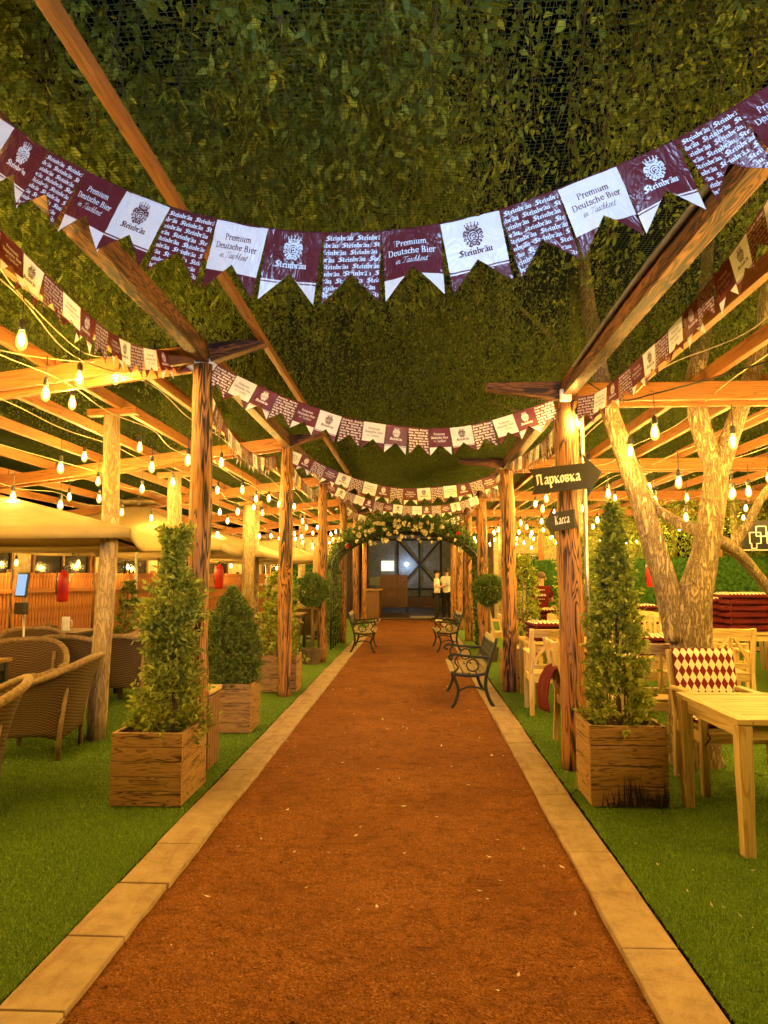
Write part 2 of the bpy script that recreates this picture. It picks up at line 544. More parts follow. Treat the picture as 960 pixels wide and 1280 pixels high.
    def build(s, name, mats, parent=None, smooth=False, bevel=0.0, solid=0.0):
        o = bpy.data.objects.new(name, s.mesh(name, mats, smooth))
        COL.objects.link(o)
        if parent is not None: o.parent = parent
        if solid:
            md = o.modifiers.new('thickness', 'SOLIDIFY'); md.thickness = solid; md.offset = 0
        if bevel:
            md = o.modifiers.new('bevel', 'BEVEL'); md.width = bevel; md.segments = 2
            md.limit_method = 'ANGLE'; md.angle_limit = R(40)
        return o

def tag(o, label=None, cat=None, group=None, kind=None):
    if label: o['label'] = label
    if cat: o['category'] = cat
    if group: o['group'] = group
    if kind: o['kind'] = kind
    return o
def thing(name, label, cat, loc=(0, 0, 0), rz=0.0, group=None):
    o = bpy.data.objects.new(name, None)
    o.empty_display_size = 0.1
    COL.objects.link(o)
    o.location = loc
    o.rotation_euler = (0, 0, rz)
    return tag(o, label, cat, group)
KIDS = {}
def kids(o):
    return [c for c in o.children]
def dup(o, loc=None, rz=None, label=None, group=None, parent=None):
    c = o.copy()
    COL.objects.link(c)
    if parent is not None: c.parent = parent
    if loc is not None: c.location = loc
    if rz is not None: c.rotation_euler = (0, 0, rz)
    if label: c['label'] = label
    if group: c['group'] = group
    for ch in kids(o): dup(ch, parent=c)
    return c

def np_mesh(name, verts, faces, mat, parent=None, second=None):
    """fast mesh from arrays; every face has the same size"""
    me = bpy.data.meshes.new(name)
    k = faces.shape[1]
    me.vertices.add(len(verts)); me.vertices.foreach_set('co', verts.astype(np.float32).ravel())
    me.loops.add(faces.size); me.loops.foreach_set('vertex_index', faces.astype(np.int32).ravel())
    me.polygons.add(len(faces))
    me.polygons.foreach_set('loop_start', np.arange(0, faces.size, k, dtype=np.int32))
    me.polygons.foreach_set('loop_total', np.full(len(faces), k, dtype=np.int32))
    me.materials.append(MATS[mat])
    if second:   # faces from index second[1] on carry another material
        me.materials.append(MATS[second[0]])
        me.polygons.foreach_set('material_index', (np.arange(len(faces)) >= second[1]).astype(np.int32))
    me.update(calc_edges=True)
    o = bpy.data.objects.new(name, me)
    COL.objects.link(o)
    if parent is not None: o.parent = parent
    return o

def leaf_arrays(centres, dirs, length, width, rng, fold=0.18):
    """each leaf: 6 points, 2 quads folded along the midrib"""
    n = len(centres)
    dirs = dirs / np.maximum(1e-6, np.linalg.norm(dirs, axis=1, keepdims=True))
    ref = rng.normal(size=(n, 3))
    side = np.cross(dirs, ref); side /= np.maximum(1e-6, np.linalg.norm(side, axis=1, keepdims=True))
    nor = np.cross(side, dirs)
    L = (length * rng.uniform(0.65, 1.25, n))[:, None]
    W = (width * rng.uniform(0.7, 1.2, n))[:, None]
    p0 = centres
    p3 = centres + dirs * L
    a = centres + dirs * L * 0.35
    bq = centres + dirs * L * 0.68
    v = np.stack([p0, a + side * W * 0.5 + nor * W * fold, bq + side * W * 0.36 + nor * W * fold, p3,
                  bq - side * W * 0.36 + nor * W * fold, a - side * W * 0.5 + nor * W * fold], axis=1).reshape(-1, 3)
    base = (np.arange(n) * 6)[:, None]
    f = np.concatenate([base + np.array([[0, 1, 2, 3]]), base + np.array([[0, 3, 4, 5]])], axis=0)
    return v, f
# ================================================================== SETTING
KL0, KL1, KR0, KR1 = -1.485, -1.235, 0.845, 1.075      # kerb edges, left outer/inner, right inner/outer
END_Y = 24.6
mb = MB(); mb.grid(lambda u, v: (-150 + 300 * u, -150 + 300 * v, -0.06), 8, 8)
tag(mb.build('ground', 'earth'), kind='structure')
mb = MB()
mb.grid(lambda u, v: (KL1 - 0.03 + (KR0 - KL1 + 0.06) * u, -8 + (END_Y + 8) * v,
        0.010 * mnoise.noise(Vector((u * 3, v * 40, 0))) + 0.009 * mnoise.noise(Vector((u * 16, v * 200, 3)))), 60, 900)
tag(mb.build('gravel_path', 'red_gravel', smooth=True), kind='structure')
def lawn(name, x0, x1):
    m = MB()
    m.grid(lambda u, v: (x0 + (x1 - x0) * u, -8 + 36 * v, 0.012), 6, 20)
    tag(m.build(name, 'turf_ground'), kind='structure')
lawn('lawn_west', -15, KL0 - 0.022)
lawn('lawn_east', KR1 + 0.022, 15)
def kerb(name, x0, x1):
    m = MB()
    y = -8.0
    while y < END_Y:
        L = 0.5
        jx, jz = rnd.uniform(-0.006, 0.006), rnd.uniform(-0.003, 0.004)
        m.box(((x0 + x1) / 2 + jx, y + L / 2, -0.028 + jz), (x1 - x0, L - 0.006, 0.11))
        y += L
    tag(m.build(name, 'kerb_concrete', bevel=0.006), kind='structure')
kerb('kerb_west', KL0, KL1)
kerb('kerb_east', KR0, KR1)
m = MB(); m.box((0.2, END_Y + 8, -0.02), (9, 16, 0.08)); m.box((-0.2, END_Y + 0.12, 0.0), (2.6, 0.24, 0.10))
tag(m.build('dark_terrace_floor', 'dark_floor'), kind='structure')

# turf blades: near strips only, real blades
rng = np.random.default_rng(3)
def blades():
    P = []
    for x0, x1, y0, y1, dens in ((-3.4, KL0 - 0.015, 1.7, 5.0, 13000), (KR1 + 0.015, 3.4, 1.9, 5.0, 13000),
                                 (-6.0, KL0 - 0.01, 5.0, 8.5, 2600), (KR1 + 0.01, 5.5, 5.0, 8.5, 2600)):
        n = int((x1 - x0) * (y1 - y0) * dens)
        P.append(np.stack([rng.uniform(x0, x1, n), rng.uniform(y0, y1, n), np.full(n, 0.010)], 1))
    P = np.concatenate(P)
    n = len(P)
    a = rng.uniform(0, 2 * np.pi, n)
    h = rng.uniform(0.008, 0.022, n)
    lean = rng.uniform(0, 0.020, n); b = rng.uniform(0, 2 * np.pi, n)
    w = np.where(P[:, 1] < 5, 0.0026, 0.005)
    sx, sy = np.cos(a) * w, np.sin(a) * w
    z = np.zeros(n)
    tip = P + np.stack([np.cos(b) * lean, np.sin(b) * lean, h], 1)
    v = np.stack([P - np.stack([sx, sy, z], 1), P + np.stack([sx, sy, z], 1), tip], 1).reshape(-1, 3)
    f = np.arange(3 * n).reshape(-1, 3)
    o = np_mesh('grass', v, f, 'grass_blades')
    tag(o, 'short bright green artificial grass on both sides of the gravel path', 'grass', kind='stuff')
blades()
# loose pebbles on the gravel
def pebbles():
    n = 9000
    y = 1.9 + (rng.uniform(0, 1, n) ** 1.7) * 7
    x = rng.uniform(KL1 + 0.01, KR0 - 0.01, n)
    r = rng.uniform(0.0018, 0.0048, n) * (1 + (rng.uniform(0, 1, n) > 0.985) * 1.2)
    oct_ = np.array([[1, 0, 0], [0, 1, 0], [-1, 0, 0], [0, -1, 0], [0, 0, 0.8], [0, 0, -0.8]])
    fc = np.array([[0, 1, 4], [1, 2, 4], [2, 3, 4], [3, 0, 4], [1, 0, 5], [2, 1, 5], [3, 2, 5], [0, 3, 5]])
    th = rng.uniform(0, 6.28, n)
    c, s_ = np.cos(th), np.sin(th)
    rot = np.stack([np.stack([c, -s_, 0 * c], 1), np.stack([s_, c, 0 * c], 1), np.stack([0 * c, 0 * c, 1 + 0 * c], 1)], 1)
    v = np.einsum('nij,kj->nki', rot, oct_) * r[:, None, None]
    v *= rng.uniform(0.6, 1.3, (n, 6, 1))
    v += np.stack([x, y, 0.004 + 0 * x], 1)[:, None, :]
    f = (np.arange(n) * 6)[:, None, None] + fc[None]
    o = np_mesh('loose_pebbles', v.reshape(-1, 3), f.reshape(-1, 3), 'red_gravel')
    tag(o, 'loose red brick grit scattered over the path', 'grit', kind='stuff')
pebbles()
def litter():
    m = MB()
    for k in range(130):
        side = rnd.random()
        if side < 0.7: x, y, z = rnd.uniform(KL1, KR0), rnd.uniform(2.2, 10), 0.014
        else: x, y, z = rnd.uniform(KR1, 2.4), rnd.uniform(2.4, 6), 0.036
        a = rnd.uniform(0, 6.3); L = rnd.uniform(0.008, 0.022); w = L * rnd.uniform(0.3, 0.6)
        d = Vector((math.cos(a), math.sin(a), rnd.uniform(-.2, .3))); s_ = Vector((-d.y, d.x, 0.1))
        c = Vector((x, y, z)); b = len(m.v)
        m.v += [tuple(c - d * L), tuple(c + s_ * w), tuple(c + d * L + Vector((0, 0, 0.006))), tuple(c - s_ * w)]
        m.face([b, b + 1, b + 2, b + 3])
    o = m.build('fallen_leaves', 'petals_cream')
    tag(o, 'small pale dry leaf scraps scattered over path and grass', 'leaf litter', kind='stuff')
litter()

# ================================================================== PERGOLAS
LX, RX = -1.70, 1.27
L_POST = [1.68, 5.3, 8.9, 12.45, 16.0, 19.5, 22.8]
R_POST = [1.9, 5.7, 9.4, 13.0, 16.5, 19.9, 23.0]
def lz(x): return 3.26 - 0.13 * (abs(x) - 1.7)
RZ = 3.03
def post_mesh(h, r, seed):
    m = MB()
    n = 26
    pts, rad = [], []
    for i in range(n):
        t = i / (n - 1)
        pts.append((0.012 * mnoise.noise(Vector((seed, t * 4, 0))), 0.012 * mnoise.noise(Vector((seed + 9, t * 4, 0))), h * t))
        rad.append(r * (1.04 - 0.08 * t) * (1 + 0.09 * mnoise.noise(Vector((seed, 3, t * 9)))))
    m.tube(pts, rad, 16, wob=0.13, seed=seed)
    return m
ROOT = {}
def pergola(side):
    left = side < 0
    root = thing('pergola', 'charred log pergola roofing the wicker seating on the left of the path' if left else
                 'charred log pergola with level beams over the pale tables on the right of the path', 'pergola',
                 (LX if left else RX, 5.2, 0))
    ox, oy = root.location.x, root.location.y
    ROOT[side] = root
    def loc(p): return Vector((p[0] - ox, p[1] - oy, p[2]))
    bx = LX if left else RX
    ys = L_POST if left else R_POST
    zt = lz(LX) if left else RZ
    for i, y in enumerate(ys):
        near = i in (1, 2)
        o = post_mesh(zt - 0.02, 0.085 if left else 0.098, i * 3.7 + (0 if left else 50)).build('post', 'charred_post_wood', root, smooth=True)
        o.location = (0, y - oy, 0)
    # long beam over the posts, in lengths that butt at every post
    ylist = [-5.0] + ys + [26.0]
    for a, b_ in zip(ylist[:-1], ylist[1:]):
        m = MB(); m.beam(loc((bx, a + 0.003, zt + 0.075)), loc((bx, b_ - 0.003, zt + 0.075)), 0.10, 0.15)
        m.build('long_beam', 'burnt_beam_wood', root, bevel=0.005)
    ys2 = [-1.8] + ys
    far = 7.6
    for y in ys2:
        for k, dy in enumerate((-0.078, 0.078)):
            m = MB()
            if left:
                xa, xb = bx - 0.055, bx - far
                m.beam(loc((xa, y + dy * 1.4, lz(xa) + 0.045)), loc((xb, y + dy * 1.4, lz(xb) + 0.045)), 0.05, 0.14)
            else:
                xa, xb = bx + 0.055, bx + far
                m.beam(loc((xa, y + dy * 1.4, RZ + 0.03)), loc((xb, y + dy * 1.4, RZ + 0.03)), 0.05, 0.15)
            m.build('cross_beam', 'stained_beam_wood', root, bevel=0.004)
        # short arm reaching out over the path, tapered at its end
        if y < 4: continue
        m = MB()
        if left: m.beam(loc((bx + 0.055, y, zt + 0.075)), loc((bx + 0.50, y, zt + 0.165)), 0.10, 0.15, h1=0.055)
        else: m.beam(loc((bx - 0.055, y, zt + 0.07)), loc((bx - 0.66, y, zt + 0.11)), 0.10, 0.15, h1=0.06)
        m.build('arm', 'burnt_beam_wood', root, bevel=0.004)
    xs = [2.35, 2.95, 3.55, 4.2, 4.85, 5.5, 6.2, 6.9] if left else [1.86, 2.42, 3.0, 3.6, 4.25, 4.9, 5.6, 6.4, 7.4]
    for x in xs:
        X = -x if left else x
        z = (lz(X) + 0.115 + 0.055) if left else RZ + 0.105 + 0.06
        for a, b_ in zip(ys2, ys2[1:] + [26.0]):
            m = MB(); j = rnd.uniform(-0.02, 0.02)
            m.beam(loc((X + j, a + 0.004, z)), loc((X + j, b_ - 0.004, z)), 0.055, 0.11)
            m.build('rafter', 'stained_beam_wood', root, bevel=0.004)
    # outer posts carrying the far ends
    for y in ys[1:]:
        m = MB(); X = bx - far + 0.3 if left else bx + far - 0.3
        h = (lz(X) if left else RZ) - 0.05
        m.beam(loc((X, y, 0)), loc((X, y, h)), 0.12, 0.12, up=(0, 1, 0))
        m.build('outer_post', 'stained_beam_wood', root, bevel=0.005)
    if left:
        m = MB()
        m.beam(loc((-1.19, -4.5, 3.45)), loc((-1.29, 25.5, 3.45)), 0.05, 0.06)
        m.build('net_batten', 'stained_beam_wood', root, bevel=0.004)
    else:
        m = MB()   # dark pipe clipped along the beam
        pts = [loc((bx - 0.075, y, zt + 0.10 + 0.012 * math.sin(y * 2.1))) for y in np.arange(-3, 5.2, 0.35)]
        m.tube(pts, 0.016, 8); m.build('pipe', 'grey_pipe', root, smooth=True)
        m = MB(); m.box(loc((bx - 0.03, 5.56, zt + 0.0)), (0.09, 0.05, 0.10)); m.build('junction_box', 'white_plastic', root, bevel=0.008)
        m = MB(); m.tube([loc((bx + 0.135, 5.67, 0)), loc((bx + 0.125, 5.67, zt - 0.1))], 0.017, 8); m.build('conduit', 'galvanised', root, smooth=True)
pergola(-1); pergola(1)

# ================================================================== NET over everything
def net():
    NZ = 3.53
    xs = np.arange(-9.0, 9.0, 0.026); y0, y1 = -2.5, 26.0
    ys = np.arange(y0, y1, 0.026)
    def zz(x, y):
        base = NZ + 0.05 * np.sin(x * 1.1 + 0.6) * np.cos(y * 0.9) + 0.03 * np.sin(x * 2.7 + y * 1.3)
        return base + np.where(x < -1.3, -0.0, 0) + 0.0 * y
    V, Fc, off = [], [], 0
    r = 0.00115
    def line(X, Y):
        nonlocal off
        n = len(X)
        Z = zz(X, Y)
        horiz = abs(X[-1] - X[0]) > abs(Y[-1] - Y[0])
        r = 0.0018 if (horiz and Y[0] > 5.2) else 0.00115
        a = np.array([[0, r, 0], [0, -r * 0.5, r * 0.87], [0, -r * 0.5, -r * 0.87]]) if horiz else np.array([[r, 0, 0], [-r * 0.5, 0, r * 0.87], [-r * 0.5, 0, -r * 0.87]])
        P = np.stack([X, Y, Z], 1)
        V.append((P[:, None, :] + a[None]).reshape(-1, 3))
        i = np.arange(n - 1)[:, None] * 3 + off
        for k in range(3):
            k2 = (k + 1) % 3
            Fc.append(np.concatenate([i + k, i + k2, i + 3 + k2, i + 3 + k], 1))
        off += 3 * n
    yy = np.linspace(y0, y1, 40)
    for x in xs: line(np.full(40, x) + 0.012 * np.sin(yy * 1.7 + x * 3), yy)
    xx = np.linspace(-9, 9, 26)
    for y in ys: line(xx, np.full(26, y) + 0.012 * np.sin(xx * 1.9 + y * 2))
    o = np_mesh('shade_net', np.concatenate(V), np.concatenate(Fc), 'net_cord')
    tag(o, 'fine dark green netting stretched over path and pergolas under the trees', 'net')
net()
# ================================================================== TREES
def hanging_crown(seed, rx, ry, z0, z1, strands, per, leaf=0.056, clumps=9):
    """foliage as drooping twigs with leaves, gathered in clumps with gaps between"""
    g = np.random.default_rng(seed)
    cl = np.stack([g.uniform(-rx, rx, clumps), g.uniform(-ry, ry, clumps), g.uniform(z0 + 0.9, z1, clumps)], 1)
    cr = g.uniform(0.45, 1.1, clumps)
    k = g.integers(0, clumps, strands)
    d = g.normal(size=(strands, 3)); d /= np.linalg.norm(d, axis=1, keepdims=True)
    top = cl[k] + d * (cr[k] * g.uniform(0.3, 1.0, strands) ** 0.6)[:, None] * np.array([1.25, 1.25, 0.75])
    L = g.uniform(0.5, 2.1, strands)
    t = (np.arange(per) + g.uniform(0, 1, (strands, per))) / per
    sway = g.normal(scale=0.16, size=(strands, 1, 2)) * t[..., None] ** 1.5 + g.normal(scale=0.032, size=(strands, per, 2))
    P = np.empty((strands, per, 3))
    P[..., :2] = top[:, None, :2] + sway
    P[..., 2] = np.maximum(z0 + g.uniform(-0.05, 0.35, (strands, 1)), top[:, None, 2] - t * L[:, None])
    C = P.reshape(-1, 3)
    D = g.normal(size=C.shape) * 0.62 + np.array([0, 0, -0.85])
    return leaf_arrays(C, D, leaf * g.choice([.7, 1.0, 1.25], len(C)), leaf * 0.50, g), P, L
CROWNS = {}
def crown_mesh(seed, **kw):
    if seed not in CROWNS:
        (v, f), P, L = hanging_crown(seed, **kw)
        T = P[::4][:, [0, P.shape[1] // 3, 2 * P.shape[1] // 3, P.shape[1] - 1]]
        ring = np.array([[1, 0, 0], [-.5, .87, 0], [-.5, -.87, 0]])
        rad = np.array([.0042, .0034, .0026, .0014])
        tv = (T[:, :, None, :] + ring[None, None] * rad[None, :, None, None]).reshape(-1, 3)
        b0 = (np.arange(len(T)) * 12)[:, None]
        tf = np.concatenate([b0 + np.array([[3 * j + k, 3 * j + (k + 1) % 3, 3 * j + 3 + (k + 1) % 3, 3 * j + 3 + k]]) for j in range(3) for k in range(3)])
        CROWNS[seed] = (v, f, tv, tf)
    return CROWNS[seed]

def tree(name, label, base, limbs, crown=None, bark='furrowed_bark', group=None, n=14, cat='tree'):
    """limbs: list of (points, radii) in world coordinates; crown: list of (seed, centre, kwargs)"""
    root = thing(name, label, cat, base, group=group)
    b = Vector(base)
    for i, (pts, rad) in enumerate(limbs):
        # resample
        P, Rr = [], []
        for j in range(len(pts) - 1):
            for q in range(7):
                t = q / 7
                P.append(Vector(pts[j]).lerp(Vector(pts[j + 1]), t)); Rr.append(rad[j] + (rad[j + 1] - rad[j]) * t)
        P.append(Vector(pts[-1])); Rr.append(rad[-1])
        # soften corners
        for _ in range(3):
            P = [P[0]] + [(P[k - 1] + P[k] * 2 + P[k + 1]) / 4 for k in range(1, len(P) - 1)] + [P[-1]]
        m = MB(); m.tube([p - b for p in P], Rr, n, wob=0.10, seed=i * 5.1 + len(label))
        m.build('trunk' if i == 0 else 'limb', bark, root, smooth=True)
    if crown:
        for seed, c, kw in crown:
            v, f, tv, tf = crown_mesh(seed, **kw)
            o = np_mesh('crown', np.concatenate([v, tv]), np.concatenate([f, tf + len(v)]), 'tree_leaves', root, ('bare_twig', len(f)))
            o.location = Vector(c) - b
    return root

# the big forked tree by the front table
D0 = 5.95
bt = ground(868, 955); bt = Vector((bt.x, D0, 0))
tree('forked_tree', 'big furrowed forked trunk rising behind the chair with the diamond cushion', bt, [
    ([bt + Vector((0, 0, -0.05)), at(866, 900, D0), at(864, 815, D0), at(862, 770, D0), at(880, 700, D0), at(893, 620, D0), at(897, 575, D0)], [0.24, 0.20, 0.165, 0.165, 0.115, 0.105, 0.105]),
    ([at(850, 800, D0), at(832, 730, D0 + .02), at(805, 640, D0 + .05), at(777, 555, D0 + .1), at(757, 500, D0 + .15), at(738, 400, D0 + .5), at(720, 250, D0 + .9)], [0.12, 0.105, 0.09, 0.085, 0.075, 0.07, 0.05]),
    ([at(897, 590, D0), at(877, 540, D0 + .03), at(866, 480, D0 + .1), at(880, 420, D0 + .2), at(885, 300, D0 + .5)], [0.095, 0.085, 0.08, 0.07, 0.05]),
    ([at(897, 590, D0), at(918, 530, D0), at(938, 480, D0 - .05), at(952, 420, D0 - .1), at(965, 300, D0 - .2)], [0.09, 0.075, 0.07, 0.06, 0.05]),
    ([at(884, 668, D0), at(850, 655, D0 + .3), at(818, 635, D0 + .5), at(802, 600, D0 + .8), at(795, 575, D0 + .9)], [0.06, 0.05, 0.045, 0.04, 0.035]),
    ([at(890, 672, D0), at(915, 684, D0 + .3), at(940, 710, D0 + .5), at(975, 755, D0 + .7)], [0.06, 0.055, 0.05, 0.045]),
    ([at(915, 684, D0 + .3), at(935, 655, D0 + .3), at(950, 625, D0 + .3), at(975, 590, D0 + .3)], [0.045, 0.038, 0.034, 0.03]),
], crown=[(11, (1.9, 5.0, 0), dict(rx=2.6, ry=2.8, z0=3.72, z1=6.8, strands=900, per=22, clumps=9)),
          (22, (2.5, 2.7, 0), dict(rx=2.6, ry=2.4, z0=3.7, z1=6.4, strands=800, per=18, clumps=6)),
          (12, (4.6, 4.4, 0), dict(rx=2.2, ry=2.6, z0=3.72, z1=6.4, strands=1150, per=20, clumps=8))])

TREE_KW = dict(rx=2.6, ry=2.4, z0=3.7, z1=6.4, strands=1600, per=18)
def plain_tree(x, y, label, seeds, lean=0.0, r=0.12, top=7.0, bark='furrowed_bark', name='leafy_tree', group='trees standing through the netting'):
    b = Vector((x, y, 0))
    limbs = [([b + Vector((0, 0, -0.05)), b + Vector((lean * 0.3, 0.05, 1.6)), b + Vector((lean, 0.1, 3.4)), b + Vector((lean * 1.4, 0.2, top))], [r * 1.25, r, r * 0.85, r * 0.45])]
    for k in range(3):
        a = rnd.uniform(0, 6.28)
        s_ = b + Vector((lean * (1.0 + .1 * k), 0.1, 3.6 + 0.7 * k))
        limbs.append(([s_, s_ + Vector((math.cos(a) * .8, math.sin(a) * .8, 0.7)), s_ + Vector((math.cos(a) * 1.7, math.sin(a) * 1.7, 1.0))], [r * .45, r * .3, r * .15]))
    tree(name, label, b, limbs, crown=[(s, (x + dx, y + dy, 0), kw) for s, dx, dy, kw in seeds], bark=bark, group=group, n=12)
def kw(**k): d = dict(TREE_KW); d.update(k); return d
plain_tree(-3.2, 2.2, 'leafy tree hanging over the upper left corner before the first left post', [(21, 0.3, 0.2, kw(strands=1700, z1=5.4, leaf=0.074, per=20, clumps=10)), (22, 2.2, 1.8, kw(strands=800, clumps=6))])
plain_tree(-8.3, 9.6, 'leafy tree behind the slat fence reaching over the left pergola', [(23, 3.6, -2.0, kw(strands=1700)), (24, 5.2, 0.9, kw(strands=1100))])
plain_tree(2.85, 12.0, 'tree with pale trunk seen through the net above the second right post', [(25, -0.4, -2.8, kw(strands=1100)), (26, 1.8, -1.0, kw(strands=1200))], lean=0.05, r=0.15)
plain_tree(-3.7, 15.5, 'tree above the left parasols near the far fence', [(27, 1.0, 0, kw(strands=1400)), (22, -1.5, 1, kw(strands=1200))])
plain_tree(3.6, 15.0, 'slim tree among the right tables beyond the arrow sign', [(28, -0.5, 0, kw(strands=1400)), (24, 1.5, 1.5, kw(strands=1100))])
plain_tree(2.6, 20.5, 'farthest tree behind the right pergola near the rose arch', [(26, -1.5, 0, kw(strands=1200))])
plain_tree(-3.6, 21.5, 'farthest tree behind the left pergola near the rose arch', [(28, 1.2, 0, kw(strands=1400))])
plain_tree(4.4, 27.4, 'dense tree hanging over the terrace behind the rose arch', [(25, -4, 1.5, kw(strands=1500)), (27, -6.5, 1.5, kw(strands=1400)), (23, -.5, 0.5, kw(strands=1700))])

plain_tree(-8.6, 5.6, 'leafy tree at the far left edge behind the slat fence', [(24, 2.6, 0, kw(strands=1100)), (23, 2.2, 3.4, kw(strands=1700))])
HK = dict(rx=2.3, ry=1.6, z0=1.9, z1=5.0, strands=1300, per=13)
for x, y, lab, sd in ((7.4, 16.0, 'leafy tree behind the right hedge wall under the square fretwork', 71), (10.2, 12.0, 'leafy tree behind the hedge at the far right edge', 72), (5.4, 19.2, 'leafy tree behind the hedge wall seen between the stems of the forked tree', 71)):
    plain_tree(x, y, lab, [(sd, 0, 0, HK)], group='trees behind the right hedge wall')
# peeled log posts with a short cap piece under the left pergola
def log_post(label, p0, p1, p2, r, cap=True):
    root = thing('log_post', label, 'log post', p0)
    b = Vector(p0); m = MB()
    P = [Vector(p0).lerp(Vector(p1), t / 9) for t in range(9)] + [Vector(p1).lerp(Vector(p2), t / 8) for t in range(9)]
    for _ in range(3): P = [P[0]] + [(P[k - 1] + P[k] * 2 + P[k + 1]) / 4 for k in range(1, len(P) - 1)] + [P[-1]]
    m.tube([p - b for p in P], [r * (1.12 - 0.2 * i / 17) for i in range(18)], 14, wob=0.16, seed=r * 100)
    m.build('log', 'peeled_bark', root, smooth=True)
    if cap:
        m = MB(); m.beam(Vector(p2) - b + Vector((-.24, 0, .03)), Vector(p2) - b + Vector((.26, 0, .05)), .09, .07)
        m.build('cap', 'stained_beam_wood', root, bevel=.004)
g0 = ground(119, 925)
log_post('leaning peeled birch log standing among the near wicker chairs', g0, at(138, 660, g0.y + .05), at(140, 520, g0.y + .1), 0.083)
log_post('peeled log post behind the tallest left shrub', (-3.35, 9.3, 0), (-3.33, 9.3, 1.6), (-3.35, 9.3, 2.92), 0.10)
log_post('peeled log post beyond the second left charred post', (-3.35, 13.4, 0), (-3.3, 13.4, 1.6), (-3.3, 13.4, 2.95), 0.12)

# ================================================================== PLANTERS AND SHRUBS
def planter(label, x0, x1, y0, y1, h, planks=5, gap_dark=0.004, group='plank planter boxes along the path'):
    cx, cy_ = (x0 + x1) / 2, (y0 + y1) / 2
    root = thing('planter_box', label, 'planter', (cx, cy_, 0), group=group)
    t = 0.026
    w, d = x1 - x0, y1 - y0
    ph = (h - 0.02) / planks
    def side(kind):
        m = MB()
        for k in range(planks):
            z = 0.02 + ph * (k + 0.5)
            hh = ph - gap_dark
            j = rnd.uniform(-0.003, 0.003)
            if kind == 'front': m.box((0, -d / 2 + t / 2 + j, z), (w, t, hh))
            if kind == 'back': m.box((0, d / 2 - t / 2 + j, z), (w, t, hh))
            if kind == 'west': m.box((-w / 2 + t / 2 + j, 0, z), (t, d - 2 * t - .002, hh))
            if kind == 'east': m.box((w / 2 - t / 2 + j, 0, z), (t, d - 2 * t - .002, hh))
        m.build('side_panel', 'planter_wood', root, bevel=0.003)
    for k in ('front', 'back', 'west', 'east'): side(k)
    m = MB()
    for sx in (-1, 1):
        for sy in (-1, 1):
            m = MB(); m.box((sx * (w / 2 - t - .022), sy * (d / 2 - t - .022), h / 2 - .01), (.04, .04, h - .03)); m.build('corner_batten', 'dark_slats', root)
    m = MB(); m.grid(lambda u, v: ((u - .5) * (w - 2 * t - .004), (v - .5) * (d - 2 * t - .004), h - .09 + .02 * mnoise.noise(Vector((u * 5, v * 5, cx)))), 8, 8)
    m.build('soil', 'soil', root)
    return root
def leafy_column(name, label, base, h, prof, n, leaf, mat='shrub_leaves', wob=0.35, seed=1, core=True, up=0.35, cat='shrub', group=None):
    """prof(t) gives the radius at height fraction t"""
    root = thing(name, label, cat, base, group=group)
    g = np.random.default_rng(seed)
    per = 11
    ns = n // per
    t = g.uniform(0, 1, ns) ** 0.9
    a = g.uniform(0, 2 * np.pi, ns)
    pr = np.array([prof(x) for x in t])
    lump = np.array([mnoise.noise(Vector((math.cos(q) * 1.6 + seed, math.sin(q) * 1.6, tt * h * 4.0))) for q, tt in zip(a, t)])
    r = pr * (1 + wob * lump) * g.uniform(0.15, 0.95, ns) ** 0.5
    A = np.stack([np.cos(a) * r, np.sin(a) * r, t * h], 1)
    S = np.stack([np.cos(a), np.sin(a), np.full(ns, up + .25)], 1) + g.normal(scale=0.5, size=(ns, 3))
    S /= np.linalg.norm(S, axis=1, keepdims=True)
    SL = g.uniform(0.05, 0.15, ns) * (.35 + 1.6 * wob) * np.minimum(1, pr / .16)
    k = (np.arange(per) + g.uniform(0, 1, (ns, per))) / per
    C = (A[:, None, :] + S[:, None, :] * (SL[:, None] * k)[..., None] + g.normal(scale=0.008, size=(ns, per, 3))).reshape(-1, 3)
    D = (np.repeat(S[:, None, :], per, 1) * 0.7 + g.normal(scale=0.6, size=(ns, per, 3))).reshape(-1, 3)
    v, f = leaf_arrays(C, D, leaf, leaf * 0.5, g)
    np_mesh('foliage', v, f, mat, root)
    if core:
        m = MB()
        for k in range(7):
            q = rnd.uniform(0, 6.28); rr = prof(0.1) * rnd.uniform(0.1, 0.6)
            P = [(math.cos(q) * rr, math.sin(q) * rr, -0.1), (math.cos(q + .5) * rr * .8, math.sin(q + .5) * rr * .8, h * .4), (math.cos(q + 1) * prof(.8) * .3, math.sin(q + 1) * prof(.8) * .3, h * .86)]
            m.tube(P, [0.008, 0.006, 0.003], 5)
        m.build('stem', 'bare_twig', root)
    return root
PH = 0.52
# left row
planter('weathered plank planter box nearest on the left of the path', -2.05, -1.565, 4.63, 5.17, 0.50)
leafy_column('climbing_shrub', 'tall ragged leafy shrub in the nearest left planter box', (-1.76, 4.92, 0.40), 1.48,
             lambda t: 0.170 - 0.110 * t + 0.030 * math.sin(t * 13), 8500, 0.048, seed=5, wob=0.7)
planter('pale plank planter box behind the litter bin', -2.11, -1.62, 6.78, 7.20, 0.49)
leafy_column('cone_conifer', 'dense dark cone shaped conifer in the second left planter', (-1.88, 7.0, 0.42), 1.0,
             lambda t: 0.30 * max(0.03, math.sin(math.pi * min(1, 0.33 + 0.67 * t))) ** 0.8, 24000, 0.030, 'conifer_leaves', wob=0.08, seed=6, core=False, up=0.9)
planter('plank planter box touching the second left charred post', -2.04, -1.58, 9.12, 9.56, 0.50)
leafy_column('leafy_shrub', 'upright green shrub in the planter behind the second left post', (-1.86, 9.36, 0.42), 1.18,
             lambda t: 0.26 * (1 - t) ** 0.5 + 0.03, 2600, 0.06, seed=8, wob=0.4)
